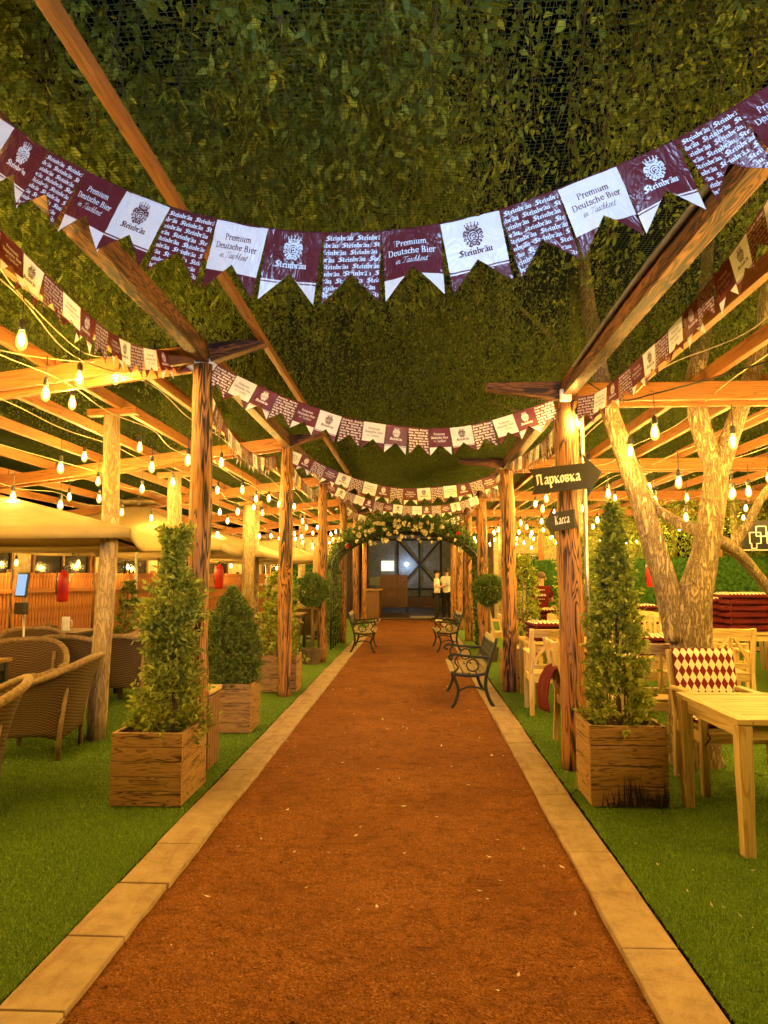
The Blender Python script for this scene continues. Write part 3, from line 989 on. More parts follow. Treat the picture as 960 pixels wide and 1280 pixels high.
# right row
FRONT_RIGHT = planter('plank planter box with black scorch marks beside the front table', 1.165, 1.68, 4.76, 5.18, 0.55, planks=4, gap_dark=0.006)
leafy_column('climbing_shrub', 'tallest bright leafy shrub tapering up in the front right planter', (1.42, 4.96, 0.46), 1.60,
             lambda t: 0.215 - 0.195 * t ** 1.1, 9000, 0.046, seed=9, wob=0.4)
planter('plank planter box half hidden behind the second right charred post', 1.22, 1.68, 9.62, 10.1, 0.50)
leafy_column('leafy_shrub', 'narrow pale green shrub column behind the second right post', (1.55, 9.86, 0.4), 1.42,
             lambda t: 0.20 * (1 - t) ** 0.35 + 0.02, 2800, 0.055, seed=10, wob=0.3)
# scorched streaks on the front board of the front right planter
m = MB()
for k in range(120):
    c = rnd.choice((-.05, .05, .16, .2)) + rnd.gauss(0, .05); c = max(-.22, min(.235, c))
    h_ = abs(rnd.gauss(.085, .05)) * (1.5 if abs(c) < .05 else 1); w_ = rnd.uniform(.002, .006); l_ = rnd.uniform(-.03, .03)
    b_ = len(m.v); y_ = -.2145 - k * 1e-5
    m.v += [(c - w_, y_, .03), (c + w_, y_, .03), (c + w_ * .7 + l_ * .5, y_, .03 + h_ * .55), (c + l_, y_, .03 + h_)]
    m.face([b_, b_ + 1, b_ + 2, b_ + 3])
m.build('scorch_mark', 'scorched', FRONT_RIGHT)
# small shrubs by the fence
def pot_shrub(label, x, y, h, r, seed, mat='shrub_leaves'):
    root = leafy_column('potted_shrub', label, (x, y, 0.30), h, lambda t: r * (1 - t) ** 0.5 + 0.03, 1500, 0.06, mat, seed=seed)
    m = MB(); m.lathe((0, 0, -0.30), [(0.13, 0), (0.17, 0.28), (0.185, 0.30), (0.185, 0.33), (0.15, 0.33), (0.15, 0.27), (1e-6, 0.27)], 16)
    m.build('pot', 'pot_brown', root, smooth=False)
pot_shrub('small dark potted shrub against the slat fence behind the leaning log', -4.75, 11.2, 1.15, 0.19, 31, 'conifer_leaves')
pot_shrub('small potted shrub on the right behind the table with the tall cushion stack', 4.9, 12.3, 1.2, 0.25, 32)
leafy_column('tall_bush', 'bright tall bush behind the small black arrow sign', (2.55, 10.9, 0.0), 2.25, lambda t: 0.42 * (1 - t) ** 0.5 + 0.03, 5000, 0.07, seed=33)
# topiary balls in tubs
def topiary(label, x, y, seed, zc=1.30, r=0.27):
    root = thing('topiary_tree', label, 'topiary', (x, y, 0), group='ball topiaries flanking the path')
    m = MB(); m.lathe((0, 0, 0), [(0.15, 0), (0.185, 0.27), (0.165, 0.27), (0.16, 0.22), (1e-6, 0.22)], 14); m.build('tub', 'pot_brown', root)
    m = MB(); m.tube([(0, 0, 0.2), (0.015, 0, 0.7), (0, 0, zc)], 0.022, 8); m.build('trunk', 'bare_twig', root, smooth=True)
    g = np.random.default_rng(seed); n = 3600
    d = g.normal(size=(n, 3)); d /= np.linalg.norm(d, axis=1, keepdims=True)
    lump = np.array([mnoise.noise(Vector(q * 2.2) + Vector((seed, 0, 0))) for q in d])
    C = d * (r * (1 + 0.2 * lump) * g.uniform(0.6, 1.05, n) ** 0.5)[:, None] + np.array([0, 0, zc])
    v, f = leaf_arrays(C, d + g.normal(scale=0.6, size=(n, 3)), 0.055, 0.022, g)
    np_mesh('foliage', v, f, 'topiary_leaves', root)
topiary('ball topiary in a low tub left of the path by the rose arch', -1.84, 12.15, 41)
topiary('ball topiary in a low tub right of the path by the rose arch', 1.33, 12.64, 42)
# ================================================================== LETTERING (strokes drawn with a broad nib)
def hull(pts):
    pts = sorted(set((round(p[0], 6), round(p[1], 6)) for p in pts))
    if len(pts) < 3: return pts
    def half(ps):
        h = []
        for p in ps:
            while len(h) > 1 and (h[-1][0] - h[-2][0]) * (p[1] - h[-2][1]) - (h[-1][1] - h[-2][1]) * (p[0] - h[-2][0]) <= 0: h.pop()
            h.append(p)
        return h
    a, b = half(pts), half(pts[::-1])
    return a[:-1] + b[:-1]
def smooth_line(p, n=5):
    out = []
    for i in range(len(p) - 1):
        p0, p1, p2, p3 = p[max(i - 1, 0)], p[i], p[i + 1], p[min(i + 2, len(p) - 1)]
        for k in range(n):
            t = k / n
            out.append(tuple(0.5 * (2 * p1[c] + (p2[c] - p0[c]) * t + (2 * p0[c] - 5 * p1[c] + 4 * p2[c] - p3[c]) * t * t + (3 * p1[c] - p0[c] - 3 * p2[c] + p3[c]) * t ** 3) for c in (0, 1)))
    return out + [p[-1]]
def circ(cx, cy, r, n=14, a0=0, a1=2 * math.pi, ry=None):
    ry = ry or r
    return [(cx + r * math.cos(a0 + (a1 - a0) * i / n), cy + ry * math.sin(a0 + (a1 - a0) * i / n)) for i in range(n + 1)]
def M_(x): return [(x - .10, .92), (x, .82), (x, .16), (x + .10, .06)]
def dot(x, y): return [(x - .045, y + .05), (x + .045, y - .05)]
BL = {  # blackletter: (advance, strokes); x-height 1
 'S': (.98, [[(.80, 1.28), (.62, 1.45), (.34, 1.40), (.16, 1.14), (.30, .90), (.62, .72), (.78, .46), (.62, .16), (.30, .06), (.05, .26)], [(.46, 1.34), (.46, .16)], [(.05, .26), (-.02, .06)]]),
 't': (.40, [[(0, 1.25), (0, .2), (.10, .06), (.24, .16)], [(-.16, .90), (.22, .90)]]),
 'e': (.50, [[(0, .78), (0, .2), (.12, .06), (.34, .2)], [(0, .78), (.2, .94), (.34, .74), (.04, .50)]]),
 'i': (.34, [M_(0), dot(0, 1.30)]),
 'n': (.66, [M_(0), [(.04, .74), (.24, .94), (.36, .80), (.36, .16), (.46, .06)]]),
 'b': (.60, [[(-.08, 1.48), (0, 1.36), (0, .18), (.16, .06), (.38, .22), (.38, .76), (.24, .94), (.03, .74)]]),
 'r': (.46, [M_(0), [(.04, .74), (.20, .94), (.32, .82)]]),
 'a': (.62, [[(.03, .80), (.20, .94), (.36, .80), (.36, .16), (.46, .06)], [(.36, .58), (.08, .44), (0, .22), (.12, .06), (.34, .24)]]),
 'u': (.66, [[(-.10, .92), (0, .82), (0, .20), (.14, .06), (.34, .24)], M_(.36)]),
 ' ': (.45, []),
}
BL['ä'] = (.62, BL['a'][1] + [dot(.06, 1.28), dot(.30, 1.28)])
CY = {
 'П': (.86, [[(-.06, 1.30), (.02, 1.22), (.02, .2), (-.08, .06)], [(.46, 1.25), (.46, .14), (.58, .06)], [(-.08, 1.22), (.18, 1.36), (.36, 1.22), (.56, 1.34)]]),
 'а': BL['a'],
 'р': (.62, [[(-.08, .92), (0, .82), (0, -.36), (.08, -.46)], [(.03, .76), (.22, .94), (.38, .78), (.38, .24), (.2, .06), (.03, .2)]]),
 'к': (.60, [M_(0), [(.40, .94), (.30, .84), (.04, .50)], [(.10, .52), (.34, .16), (.44, .06)]]),
 'о': (.58, [[(.18, .94), (0, .78), (0, .22), (.18, .06), (.36, .22), (.36, .78), (.18, .94)]]),
 'в': (.60, [[(-.08, .92), (0, .82), (0, .18), (.18, .06), (.38, .2), (.36, .42), (.12, .52)], [(.02, .84), (.20, .94), (.34, .80), (.30, .62), (.12, .52)]]),
 'К': (.74, [[(-.10, 1.34), (0, 1.24), (0, .14), (.12, .06)], [(.52, 1.34), (.40, 1.22), (.04, .66)], [(.14, .72), (.42, .16), (.54, .06)]]),
 'с': (.50, [[(.34, .80), (.20, .94), (0, .78), (0, .2), (.14, .06), (.36, .22)]]),
}
def serif(x, y, w=.13): return [(x - w, y), (x + w, y)]
def C_(p): return smooth_line(p, 5)
DI = {  # high contrast roman; x-height 1, capitals 1.45
 'P': (1.02, [[(.14, 0), (.14, 1.45)], serif(.14, 0, .17), [(-.03, 1.45), (.45, 1.45)], C_([(.14, 1.45), (.5, 1.43), (.74, 1.25), (.74, 1.0), (.5, .76), (.16, .74)])]),
 'D': (1.22, [[(.14, 0), (.14, 1.45)], [(-.03, 0), (.45, 0)], [(-.03, 1.45), (.45, 1.45)], C_([(.3, 1.45), (.72, 1.34), (.95, .95), (.95, .5), (.72, .1), (.3, 0)])]),
 'B': (1.10, [[(.14, 0), (.14, 1.45)], [(-.03, 0), (.45, 0)], [(-.03, 1.45), (.42, 1.45)], C_([(.3, 1.45), (.62, 1.38), (.68, 1.1), (.58, .82), (.2, .76)]), C_([(.3, .76), (.7, .66), (.80, .38), (.66, .06), (.3, 0)])]),
 'r': (.66, [[(.12, 0), (.12, .98)], serif(.12, 0, .16), [(-.04, .98), (.14, .98)], C_([(.14, .6), (.28, .9), (.46, 1.0), (.56, .86)])]),
 'e': (.80, [C_([(.06, .55), (.62, .55), (.58, .86), (.36, 1.0), (.12, .82), (.06, .5), (.14, .16), (.38, 0), (.62, .2)])]),
 'm': (1.50, [[(.12, 0), (.12, .98)], [(-.04, .98), (.14, .98)], serif(.12, 0), C_([(.14, .68), (.34, .96), (.54, .96), (.64, .7), (.64, 0)]), serif(.64, 0), C_([(.66, .68), (.86, .96), (1.06, .96), (1.16, .7), (1.16, 0)]), serif(1.16, 0)]),
 'i': (.48, [[(.14, 0), (.14, .98)], serif(.14, 0), [(-.02, .98), (.16, .98)], [(.13, 1.32), (.15, 1.34)]]),
 'u': (.98, [C_([(.12, .98), (.12, .25), (.3, .02), (.5, .06), (.66, .34)]), [(-.03, .98), (.14, .98)], [(.66, .98), (.66, 0)], [(.5, .98), (.68, .98)], [(.64, 0), (.82, 0)]]),
 't': (.60, [C_([(.14, 1.3), (.14, .24), (.26, .02), (.46, .16)]), [(-.04, .96), (.42, .96)]]),
 's': (.70, [C_([(.52, .74), (.44, .96), (.24, 1.0), (.08, .8), (.2, .58), (.44, .46), (.54, .24), (.38, .02), (.16, .02), (.04, .28)])]),
 'c': (.74, [C_([(.58, .74), (.42, 1.0), (.16, .86), (.06, .5), (.16, .14), (.4, 0), (.6, .22)])]),
 'h': (.98, [[(.12, 0), (.12, 1.45)], [(-.04, 1.45), (.14, 1.45)], serif(.12, 0), C_([(.14, .68), (.34, .96), (.54, .96), (.66, .7), (.66, 0)]), serif(.66, 0)]),
 ' ': (.55, []),
}
SCR = {  # thin slanted script
 'i': (.42, [C_([(0, .3), (.12, .95), (.12, .3), (.22, .02), (.42, .3)]), [(.14, 1.3), (.15, 1.34)]]),
 'n': (.80, [C_([(0, .3), (.12, .9), (.14, 0)]), C_([(.14, .4), (.3, .92), (.46, .8), (.44, .2), (.56, .02), (.8, .3)])]),
 'T': (1.10, [C_([(-.1, 1.3), (.15, 1.62), (.6, 1.5), (1.15, 1.66)]), C_([(.58, 1.52), (.5, .6), (.36, .08), (.1, .04)])]),
 'a': (.72, [C_([(.52, .8), (.3, 1.0), (.08, .7), (.06, .25), (.22, .02), (.46, .4), (.52, .9), (.5, .2), (.6, .02), (.76, .3)])]),
 's': (.56, [C_([(0, .3), (.26, 1.02), (.36, .5), (.28, .06), (.06, .1), (.3, .02), (.56, .3)])]),
 'c': (.58, [C_([(.46, .8), (.3, 1.0), (.08, .7), (.08, .2), (.26, .02), (.58, .3)])]),
 'h': (.76, [C_([(0, .3), (.3, 1.3), (.22, 1.6), (.12, 1.2), (.1, 0)]), C_([(.12, .4), (.3, .92), (.44, .7), (.42, .15), (.54, .02), (.76, .3)])]),
 'k': (.76, [C_([(0, .3), (.3, 1.3), (.22, 1.6), (.12, 1.2), (.1, 0)]), C_([(.12, .45), (.4, .95), (.36, .6), (.14, .5), (.4, .1), (.56, .02), (.76, .3)])]),
 'e': (.56, [C_([(0, .3), (.3, .6), (.34, .95), (.16, .9), (.1, .4), (.22, .02), (.56, .3)])]),
 't': (.50, [C_([(0, .3), (.2, 1.4), (.16, .3), (.26, .02), (.5, .3)]), [(0, 1.0), (.36, 1.04)]]),
 ' ': (.5, []),
}
a40 = R(40)
NIB_BL = [(.135 * math.cos(a40), .135 * math.sin(a40)), (-.135 * math.cos(a40), -.135 * math.sin(a40)), (.03, -.03), (-.03, .03)]
NIB_DI = [(.105, .032), (-.105, .032), (.105, -.032), (-.105, -.032)]
NIB_SC = [(.045, .03), (-.045, -.03), (.03, -.045), (-.03, .045)]
def text_polys(txt, font, nib, slant=0.0, track=0.0):
    """-> (polygons in em units, width)"""
    x, out = 0.0, []
    for ch in txt:
        adv, strokes = font[ch]
        for st in strokes:
            for p, q in zip(st[:-1], st[1:]):
                poly = hull([(px + nx, py + ny) for px, py in (p, q) for nx, ny in nib])
                out.append([(x + px + slant * py, py) for px, py in poly])
        x += adv + track
    return out, x - track
def place_text(polys, width, cx, base, total_w=None, xh=None, sq=1.0):
    s = total_w / width if total_w else xh
    return [[(cx + (px - width / 2) * s, base - py * s * sq) for px, py in p] for p in polys], s

# ================================================================== FLAG DESIGNS   u: 0..1, v: down 0..1.25 (flag widths)
FW, APEX, TAILV, HV = 0.18, 0.74, 0.885, 1.25
T_PREM = text_polys('Premium', DI, NIB_DI, track=.06)
T_DEUT = text_polys('Deutsche Bier', DI, NIB_DI, track=.06)
T_TASH = text_polys('in Taschkent', SCR, NIB_SC, slant=.35)
T_STEIN = text_polys('Steinbräu', BL, NIB_BL, track=.05)
def emblem():
    S = []
    def st(line, w): S.append((line, [(w, w), (-w, w), (w, -w), (-w, -w)]))
    cx, cy_ = .5, .335
    st(circ(cx, cy_, .092, 18, ry=.098), .008)
    st(circ(cx, cy_, .118, 18, .9, 2.25, ry=.122), .006)
    # crown
    st(smooth_line([(cx - .092, .205), (cx - .04, .218), (cx + .04, .218), (cx + .092, .205)], 4), .011)
    st(smooth_line([(cx - .098, .180), (cx, .195), (cx + .098, .180)], 4), .004)
    for dx, top in ((-.11, .118), (-.062, .098), (0, .085), (.062, .098), (.11, .118)):
        st([(cx + dx * .8, .178), (cx + dx, top + .022)], .006)
        st([(cx + dx - .002, top), (cx + dx + .002, top)], .009)
    for k in range(4): st([(cx - .085 + k * .057, .168), (cx - .06 + k * .057, .138), (cx - .035 + k * .055, .165)], .004)
    # mantling scrolls on both sides
    for s in (-1, 1):
        for k in range(6):
            a = R(-62 + k * 26)
            x0, y0 = cx + s * .108 * math.cos(a), cy_ + .112 * math.sin(a)
            x1, y1 = cx + s * .150 * math.cos(a), cy_ + .155 * math.sin(a)
            st(smooth_line([(x0, y0), (x1 + s * .008, y1 - .018), (x1 + s * .014, y1 + .008), (x1 - s * .008, y1 + .012)], 4), .0065)
            st([(x0 + s * .02, y0 + .018), (x0 + s * .034, y0 + .024)], .006)
        st(smooth_line([(cx + s * .07, .245), (cx + s * .13, .235), (cx + s * .155, .27), (cx + s * .12, .285)], 4), .007)
        st(smooth_line([(cx + s * .05, .445), (cx + s * .09, .475), (cx + s * .06, .505), (cx + s * .03, .475)], 4), .007)
    st([(cx - .03, .468), (cx, .492), (cx + .03, .468)], .008)
    # figure inside the ring
    st(smooth_line([(cx - .045, .375), (cx - .055, .33), (cx - .03, .285), (cx + .02, .275), (cx + .055, .305)], 4), .009)
    st(smooth_line([(cx - .02, .33), (cx + .01, .31), (cx + .04, .335), (cx + .025, .365), (cx - .005, .36)], 4), .008)
    st(smooth_line([(cx - .03, .405), (cx + .01, .39), (cx + .05, .40)], 4), .008)
    st([(cx + .058, .34), (cx + .064, .37)], .007)
    st([(cx - .066, .30), (cx - .058, .31)], .005)
    out = []
    for line, nib in S:
        for p, q in zip(line[:-1], line[1:]):
            out.append(hull([(px + nx, py + ny) for px, py in (p, q) for nx, ny in nib]))
    return out
EMB = emblem()
def bottom(u): return HV - (HV - APEX) * (1 - abs(u - 0.5) * 2)
def clip_poly(p, x0, x1):
    for ax, lim, sg in ((0, x0, 1), (0, x1, -1)):
        out = []
        for i in range(len(p)):
            a, b = p[i - 1], p[i]
            da, db = (a[0] - lim) * sg, (b[0] - lim) * sg
            if (da >= 0) != (db >= 0):
                t = da / (da - db); out.append((lim, a[1] + (b[1] - a[1]) * t))
            if db >= 0: out.append(b)
        p = out
        if len(p) < 3: return None
    return p
def design(kind):
    """-> (body slot, tail slot, print slot, print polygons, extra stripes)"""
    P = []
    if kind in ('maroon_emblem', 'white_emblem'):
        P += EMB
        P += place_text(*T_STEIN, 0.5, .650, total_w=.58, sq=.74)[0]
        stripe = [(0.025, .925 - .04), (.975, .925 - .04), (.975, .905), (.025, .905)]
    elif kind in ('maroon_premium', 'white_premium'):
        P += place_text(*T_PREM, 0.5, .315, total_w=.52)[0]
        P += place_text(*T_DEUT, 0.5, .480, total_w=.80)[0]
        P += place_text(*T_TASH, 0.48, .640, total_w=.54)[0]
    else:
        for r in range(9):
            base = .135 + r * .126
            off = [0.02, -.24, -.10, -.30, -.05, -.20, -.34, -.12, -.27, -.02][r]
            for k in range(-1, 3):
                q, s = place_text(*T_STEIN, off + .265 + k * .545, base, total_w=.485, sq=.66)
                for p in q:
                    c = clip_poly(p, .02, .98)
                    if c and max(y - bottom(x) for x, y in c) < -.012: P.append(c)
    return P
DESIGN = {k: design(k) for k in ('maroon_emblem', 'pattern', 'maroon_premium', 'white_emblem', 'white_premium')}
SEQ = ['maroon_emblem', 'pattern', 'maroon_premium', 'white_emblem', 'pattern', 'white_premium']
def flag_mesh(kind, seed, amp):
    """front faces -Y; hangs from z=0 down, x from 0 to FW"""
    g = random.Random(seed)
    a1, a2, a3, ph = g.uniform(-1, 1) * amp, g.uniform(-1, 1) * amp, g.uniform(-.6, 1) * amp, g.uniform(0, 6)
    sk = g.uniform(-.012, .012)
    def pos(u, v, off=0.0):
        w = v / HV
        y = a1 * math.sin(u * math.pi) * w + a2 * math.sin(u * 5 + ph) * w * 0.6 + a3 * w * w - 0.05 * amp * math.sin(v * 9 + u * 6 + ph)
        y += 0.0016 * mnoise.noise(Vector((u * 7 + seed, v * 7, 0))) * (amp / .012)
        return ((u + sk * v) * FW, y - off, -v * FW)
    m = MB()
    us = sorted(set([i / 12 for i in range(13)] + [0.5 - 0.5 * (HV - TAILV) / (HV - APEX) * 0 - (TAILV - APEX) / (HV - APEX) / 2, 0.5 + (TAILV - APEX) / (HV - APEX) / 2]))
    body = 0 if kind in ('maroon_emblem', 'maroon_premium', 'pattern') else 1
    tail = {'maroon_emblem': 1, 'maroon_premium': 1, 'pattern': 0, 'white_emblem': 0, 'white_premium': 0}[kind]
    if 'emblem' in kind: rows = [0, .1, .2, .3, .4, .5, .6, .7, .8, TAILV - .01, TAILV + .018, TAILV + .042, 1.0, 1.1, 1.25]
    else: rows = [0, .1, .2, .3, .4, .5, .6, .7, .8, TAILV, .98, 1.07, 1.16, 1.25]
    key = {}
    def vid(u, v):
        k = (round(u, 5), round(v, 5))
        if k not in key: key[k] = len(m.v); m.v.append(pos(u, v))
        return key[k]
    for u0, u1 in zip(us[:-1], us[1:]):
        for v0, v1 in zip(rows[:-1], rows[1:]):
            b0, b1 = bottom(u0), bottom(u1)
            q = [(u0, min(v0, b0)), (u0, min(v1, b0)), (u1, min(v1, b1)), (u1, min(v0, b1))]
            ids = []
            for u, v in q:
                i = vid(u, v)
                if i not in ids: ids.append(i)
            if len(ids) < 3: continue
            mid = (v0 + v1) / 2
            if 'emblem' in kind:
                mt = body if mid < TAILV - .01 else tail if mid < TAILV + .018 else body if mid < TAILV + .042 else tail
            else: mt = body if mid < TAILV else tail
            m.face(ids, mt, [(u, v) for u, v in q][:len(ids)])
    pr = 3 if body == 1 else 2
    for k, p in enumerate(DESIGN[kind]):
        b = len(m.v)
        m.v += [pos(x, y, 0.0007 + (k % 40) * 1.2e-5) for x, y in p]
        m.face(range(b, b + len(p)), pr, p)
    return m.mesh('flag', ['vinyl_maroon', 'vinyl_white', 'print_white', 'print_maroon'], smooth=True)
FLAGS = {}
def flag_data(kind, var, amp):
    k = (kind, var, amp)
    if k not in FLAGS: FLAGS[k] = flag_mesh(kind, hash(k[0]) % 97 * 0 + len(kind) * 7 + var * 13, amp)
    return FLAGS[k]
def spline(P, n=24):
    out = []
    for i in range(len(P) - 1):
        p0, p1, p2, p3 = P[max(i - 1, 0)], P[i], P[i + 1], P[min(i + 2, len(P) - 1)]
        for k in range(n):
            t = k / n
            out.append(0.5 * (2 * p1 + (p2 - p0) * t + (2 * p0 - 5 * p1 + 4 * p2 - p3) * t * t + (3 * p1 - p0 - 3 * p2 + p3) * t ** 3))
    return out + [P[-1]]
def bunting(label, pix, anchor=None, first=0, amp=0.006, start=0.0, group='rows of maroon and white beer flags'):
    """pix: (px, py, depth) along the top edge; anchor: px of a seam where a flag of design number `first` begins"""
    P = spline([at(*p) for p in pix])
    S = [0.0]
    for a, b in zip(P[:-1], P[1:]): S.append(S[-1] + (b - a).length)
    def pt(s):
        s = max(0, min(S[-1], s))
        i = int(np.searchsorted(S, s)); i = max(1, min(len(P) - 1, i))
        t = (s - S[i - 1]) / max(1e-9, S[i] - S[i - 1])
        return P[i - 1].lerp(P[i], t)
    org = P[len(P) // 2]
    root = thing('flag_bunting', label, 'bunting', org, group=group)
    m = MB(); m.tube([p - org + Vector((0, 0.004, 0.002)) for p in P[::4] + [P[-1]]], 0.004, 5)
    m.build('cord', 'vinyl_maroon', root)
    step = FW * 1.005
    s0, k0 = start, first
    if anchor is not None:
        best = min(range(len(pix)), key=lambda i: abs(pix[i][0] - anchor))
        sa = S[min(len(S) - 1, best * 24)]
        n = int(sa // step)
        s0, k0 = sa - n * step, first - n
    k = 0
    while s0 + (k + 1) * step <= S[-1] + 1e-6:
        a, b = pt(s0 + k * step), pt(s0 + (k + 1) * step)
        t = (b - a).normalized()
        dn = Vector((0, 0, -1)); dn = (dn - t * dn.dot(t)).normalized()
        z = -dn; y = z.cross(t)
        M = Matrix((t, y, z)).transposed()
        M = M @ Matrix.Rotation(R(rnd.uniform(-9, 9) if amp < .01 else rnd.uniform(-5, 3)), 3, 'X')
        kind = SEQ[(k0 + k) % 6]
        o = bpy.data.objects.new('flag', flag_data(kind, k % 3 if amp < .01 else k, amp))
        COL.objects.link(o)
        o.parent = root
        o.location = a - org
        o.rotation_euler = M.to_euler()
        k += 1
    return root

bunting('big bunting nearest the viewer, sagging across the whole picture', [
    (-60, 112, 2.25), (0, 147, 2.22), (45, 180, 2.19), (95, 208, 2.16), (150, 235, 2.13), (208, 258, 2.10), (265, 273, 2.07), (335, 286, 2.04), (402, 292, 2.025),
    (477, 290, 2.01), (553, 280, 1.995), (628, 262, 1.98), (703, 235, 1.965), (778, 205, 1.945), (848, 174, 1.925), (925, 130, 1.90), (985, 92, 1.88), (1060, 30, 1.83)], anchor=477, first=2, amp=0.020)
bunting('bunting tied between the first pair of charred posts', [
    (248, 437, 5.27), (275, 458, 5.28), (340, 490, 5.31), (400, 512, 5.35), (440, 524, 5.38), (500, 533, 5.44), (540, 536, 5.54), (580, 533, 5.57), (620, 524, 5.60), (660, 511, 5.63), (702, 496, 5.65)], start=0.02, first=3)
bunting('bunting tied between the second pair of charred posts', [
    (362, 562, 8.90), (386, 572, 8.92), (418, 588, 8.98), (464, 604, 9.03), (508, 611, 9.15), (555, 608, 9.22), (584, 604, 9.27), (622, 592, 9.32)], first=5)
bunting('bunting tied between the third pair of posts before the rose arch', [
    (402, 596, 12.44), (420, 608, 12.49), (444, 618, 12.55), (476, 628, 12.60), (526, 633, 12.77), (567, 629, 12.87), (601, 618, 12.93)], first=1)
bunting('farthest cross bunting peeping out behind the roses of the arch', [
    (425, 628, 16.06), (450, 643, 16.17), (500, 655, 16.27), (550, 652, 16.44), (583, 640, 16.54)], first=2)
bunting('bunting hanging under the left long beam up to the first left post', [
    (-70, 235, 2.85), (0, 288, 3.2), (60, 346, 3.6), (120, 402, 4.1), (160, 428, 4.6), (200, 438, 5.05), (228, 436, 5.4)], first=0)
bunting('slack bunting between the first and second left posts', [
    (254, 466, 5.35), (270, 506, 5.9), (290, 543, 6.6), (310, 563, 7.3), (330, 572, 8.0), (346, 568, 8.6)], first=3)
bunting('slack bunting between the second and third left posts', [
    (362, 572, 8.9), (372, 592, 9.5), (383, 606, 10.3), (393, 612, 11.2), (399, 608, 12.1)], first=1)
bunting('bunting hanging under the right long beam up to the first right post', [
    (722, 497, 5.42), (745, 492, 5.25), (770, 474, 4.95), (800, 447, 4.6), (850, 397, 4.05), (905, 330, 3.55), (960, 250, 3.1), (1010, 160, 2.7)], first=4)
bunting('slack bunting between the first and second right posts', [
    (637, 574, 9.0), (652, 570, 8.3), (668, 560, 7.5), (688, 541, 6.6), (704, 508, 5.72)], first=2)
bunting('slack bunting between the second and third right posts', [
    (606, 606, 12.5), (612, 610, 11.6), (620, 608, 10.6), (631, 592, 9.25)], first=0)

# ================================================================== DIRECTION SIGNS
def arrow_sign(label, loc, rot, outline, txt, xh, tx, tz):
    root = thing('arrow_sign', label, 'sign', loc)
    root.rotation_euler = rot
    m = MB(); n = len(outline); b = 0
    m.v += [(x, -0.009, z) for x, z in outline] + [(x, 0.009, z) for x, z in outline]
    m.face(range(n)); m.face([n + k for k in reversed(range(n))])
    for k in range(n): m.face([k, n + k, n + (k + 1) % n, (k + 1) % n])
    m.build('board', 'sign_board', root, bevel=0.002)
    m = MB()
    polys, w = text_polys(txt, CY, NIB_BL, track=.06)
    for k, p in enumerate(place_text(polys, w, tx, -tz, xh=xh)[0]):
        b = len(m.v); m.v += [(x, -0.0105 - k * 1.2e-5, -y) for x, y in p]; m.face(range(b, b + len(p)))
    m.build('lettering', 'print_white', root)
c = at(706, 598, 5.46)
arrow_sign('black arrow board with white parking word pointing right on the first right post', c, Euler((0, R(-6), R(-4))),
           [(-.275, -.10), (.17, -.10), (.155, -.175), (.29, .015), (.155, .185), (.17, .105), (-.275, .105), (-.245, .05), (-.262, .0), (-.24, -.05)], 'Парковка', 0.062, -.045, -.032)
c = at(703, 651, 5.52)
arrow_sign('smaller black arrow board with white cash desk word turned away below the parking arrow', c, Euler((0, R(-3), R(-60))),
           [(-.11, -.075), (.14, -.075), (.14, .075), (-.11, .075), (-.09, .13), (-.21, .0), (-.09, -.14)], 'Касса', 0.052, .015, -.026)

# ================================================================== FILAMENT BULBS
def bulb_meshes():
    a = MB(); a.lathe((0, 0, 0), [(0.011, 0.0), (0.019, -0.012), (0.021, -0.05), (0.017, -0.062), (1e-6, -0.062)], 10)
    a.tube([(0, 0, -0.002), (0, 0, 0.16)], 0.0035, 5)
    g = MB(); g.lathe((0, 0, -0.060), [(0.015, 0), (0.018, -0.012), (0.028, -0.045), (0.032, -0.072), (0.027, -0.098), (0.012, -0.115), (1e-6, -0.119)], 12)
    f = MB(); f.lathe((0, 0, -0.075), [(1e-6, 0), (0.011, -0.02), (0.0135, -0.045), (0.010, -0.068), (1e-6, -0.078)], 6)
    return a.mesh('socket', 'black_plastic'), g.mesh('glass', 'amber_glass', smooth=True), f.mesh('filament', 'filament_glow')
SOCK, GLASS, FILA = bulb_meshes()
def bulb(p, label, group=None):
    root = thing('filament_bulb', label, 'light bulb', p, rz=rnd.uniform(0, 6), group=group)
    for nm, me in (('socket', SOCK), ('glass', GLASS), ('filament', FILA)):
        o = bpy.data.objects.new(nm, me); COL.objects.link(o); o.parent = root
    root.scale = (1.04, 1.04, 1.04)
    return root
def cable(label, pts, mat='cable_pale', r=0.0045):
    P = spline([Vector(p) for p in pts], 8)
    root = P[0]
    m = MB(); m.tube([p - root for p in P], r, 5)
    o = m.build('light_cable', mat); o.location = root
    tag(o, label, 'cable', 'festoon cables under the pergolas')
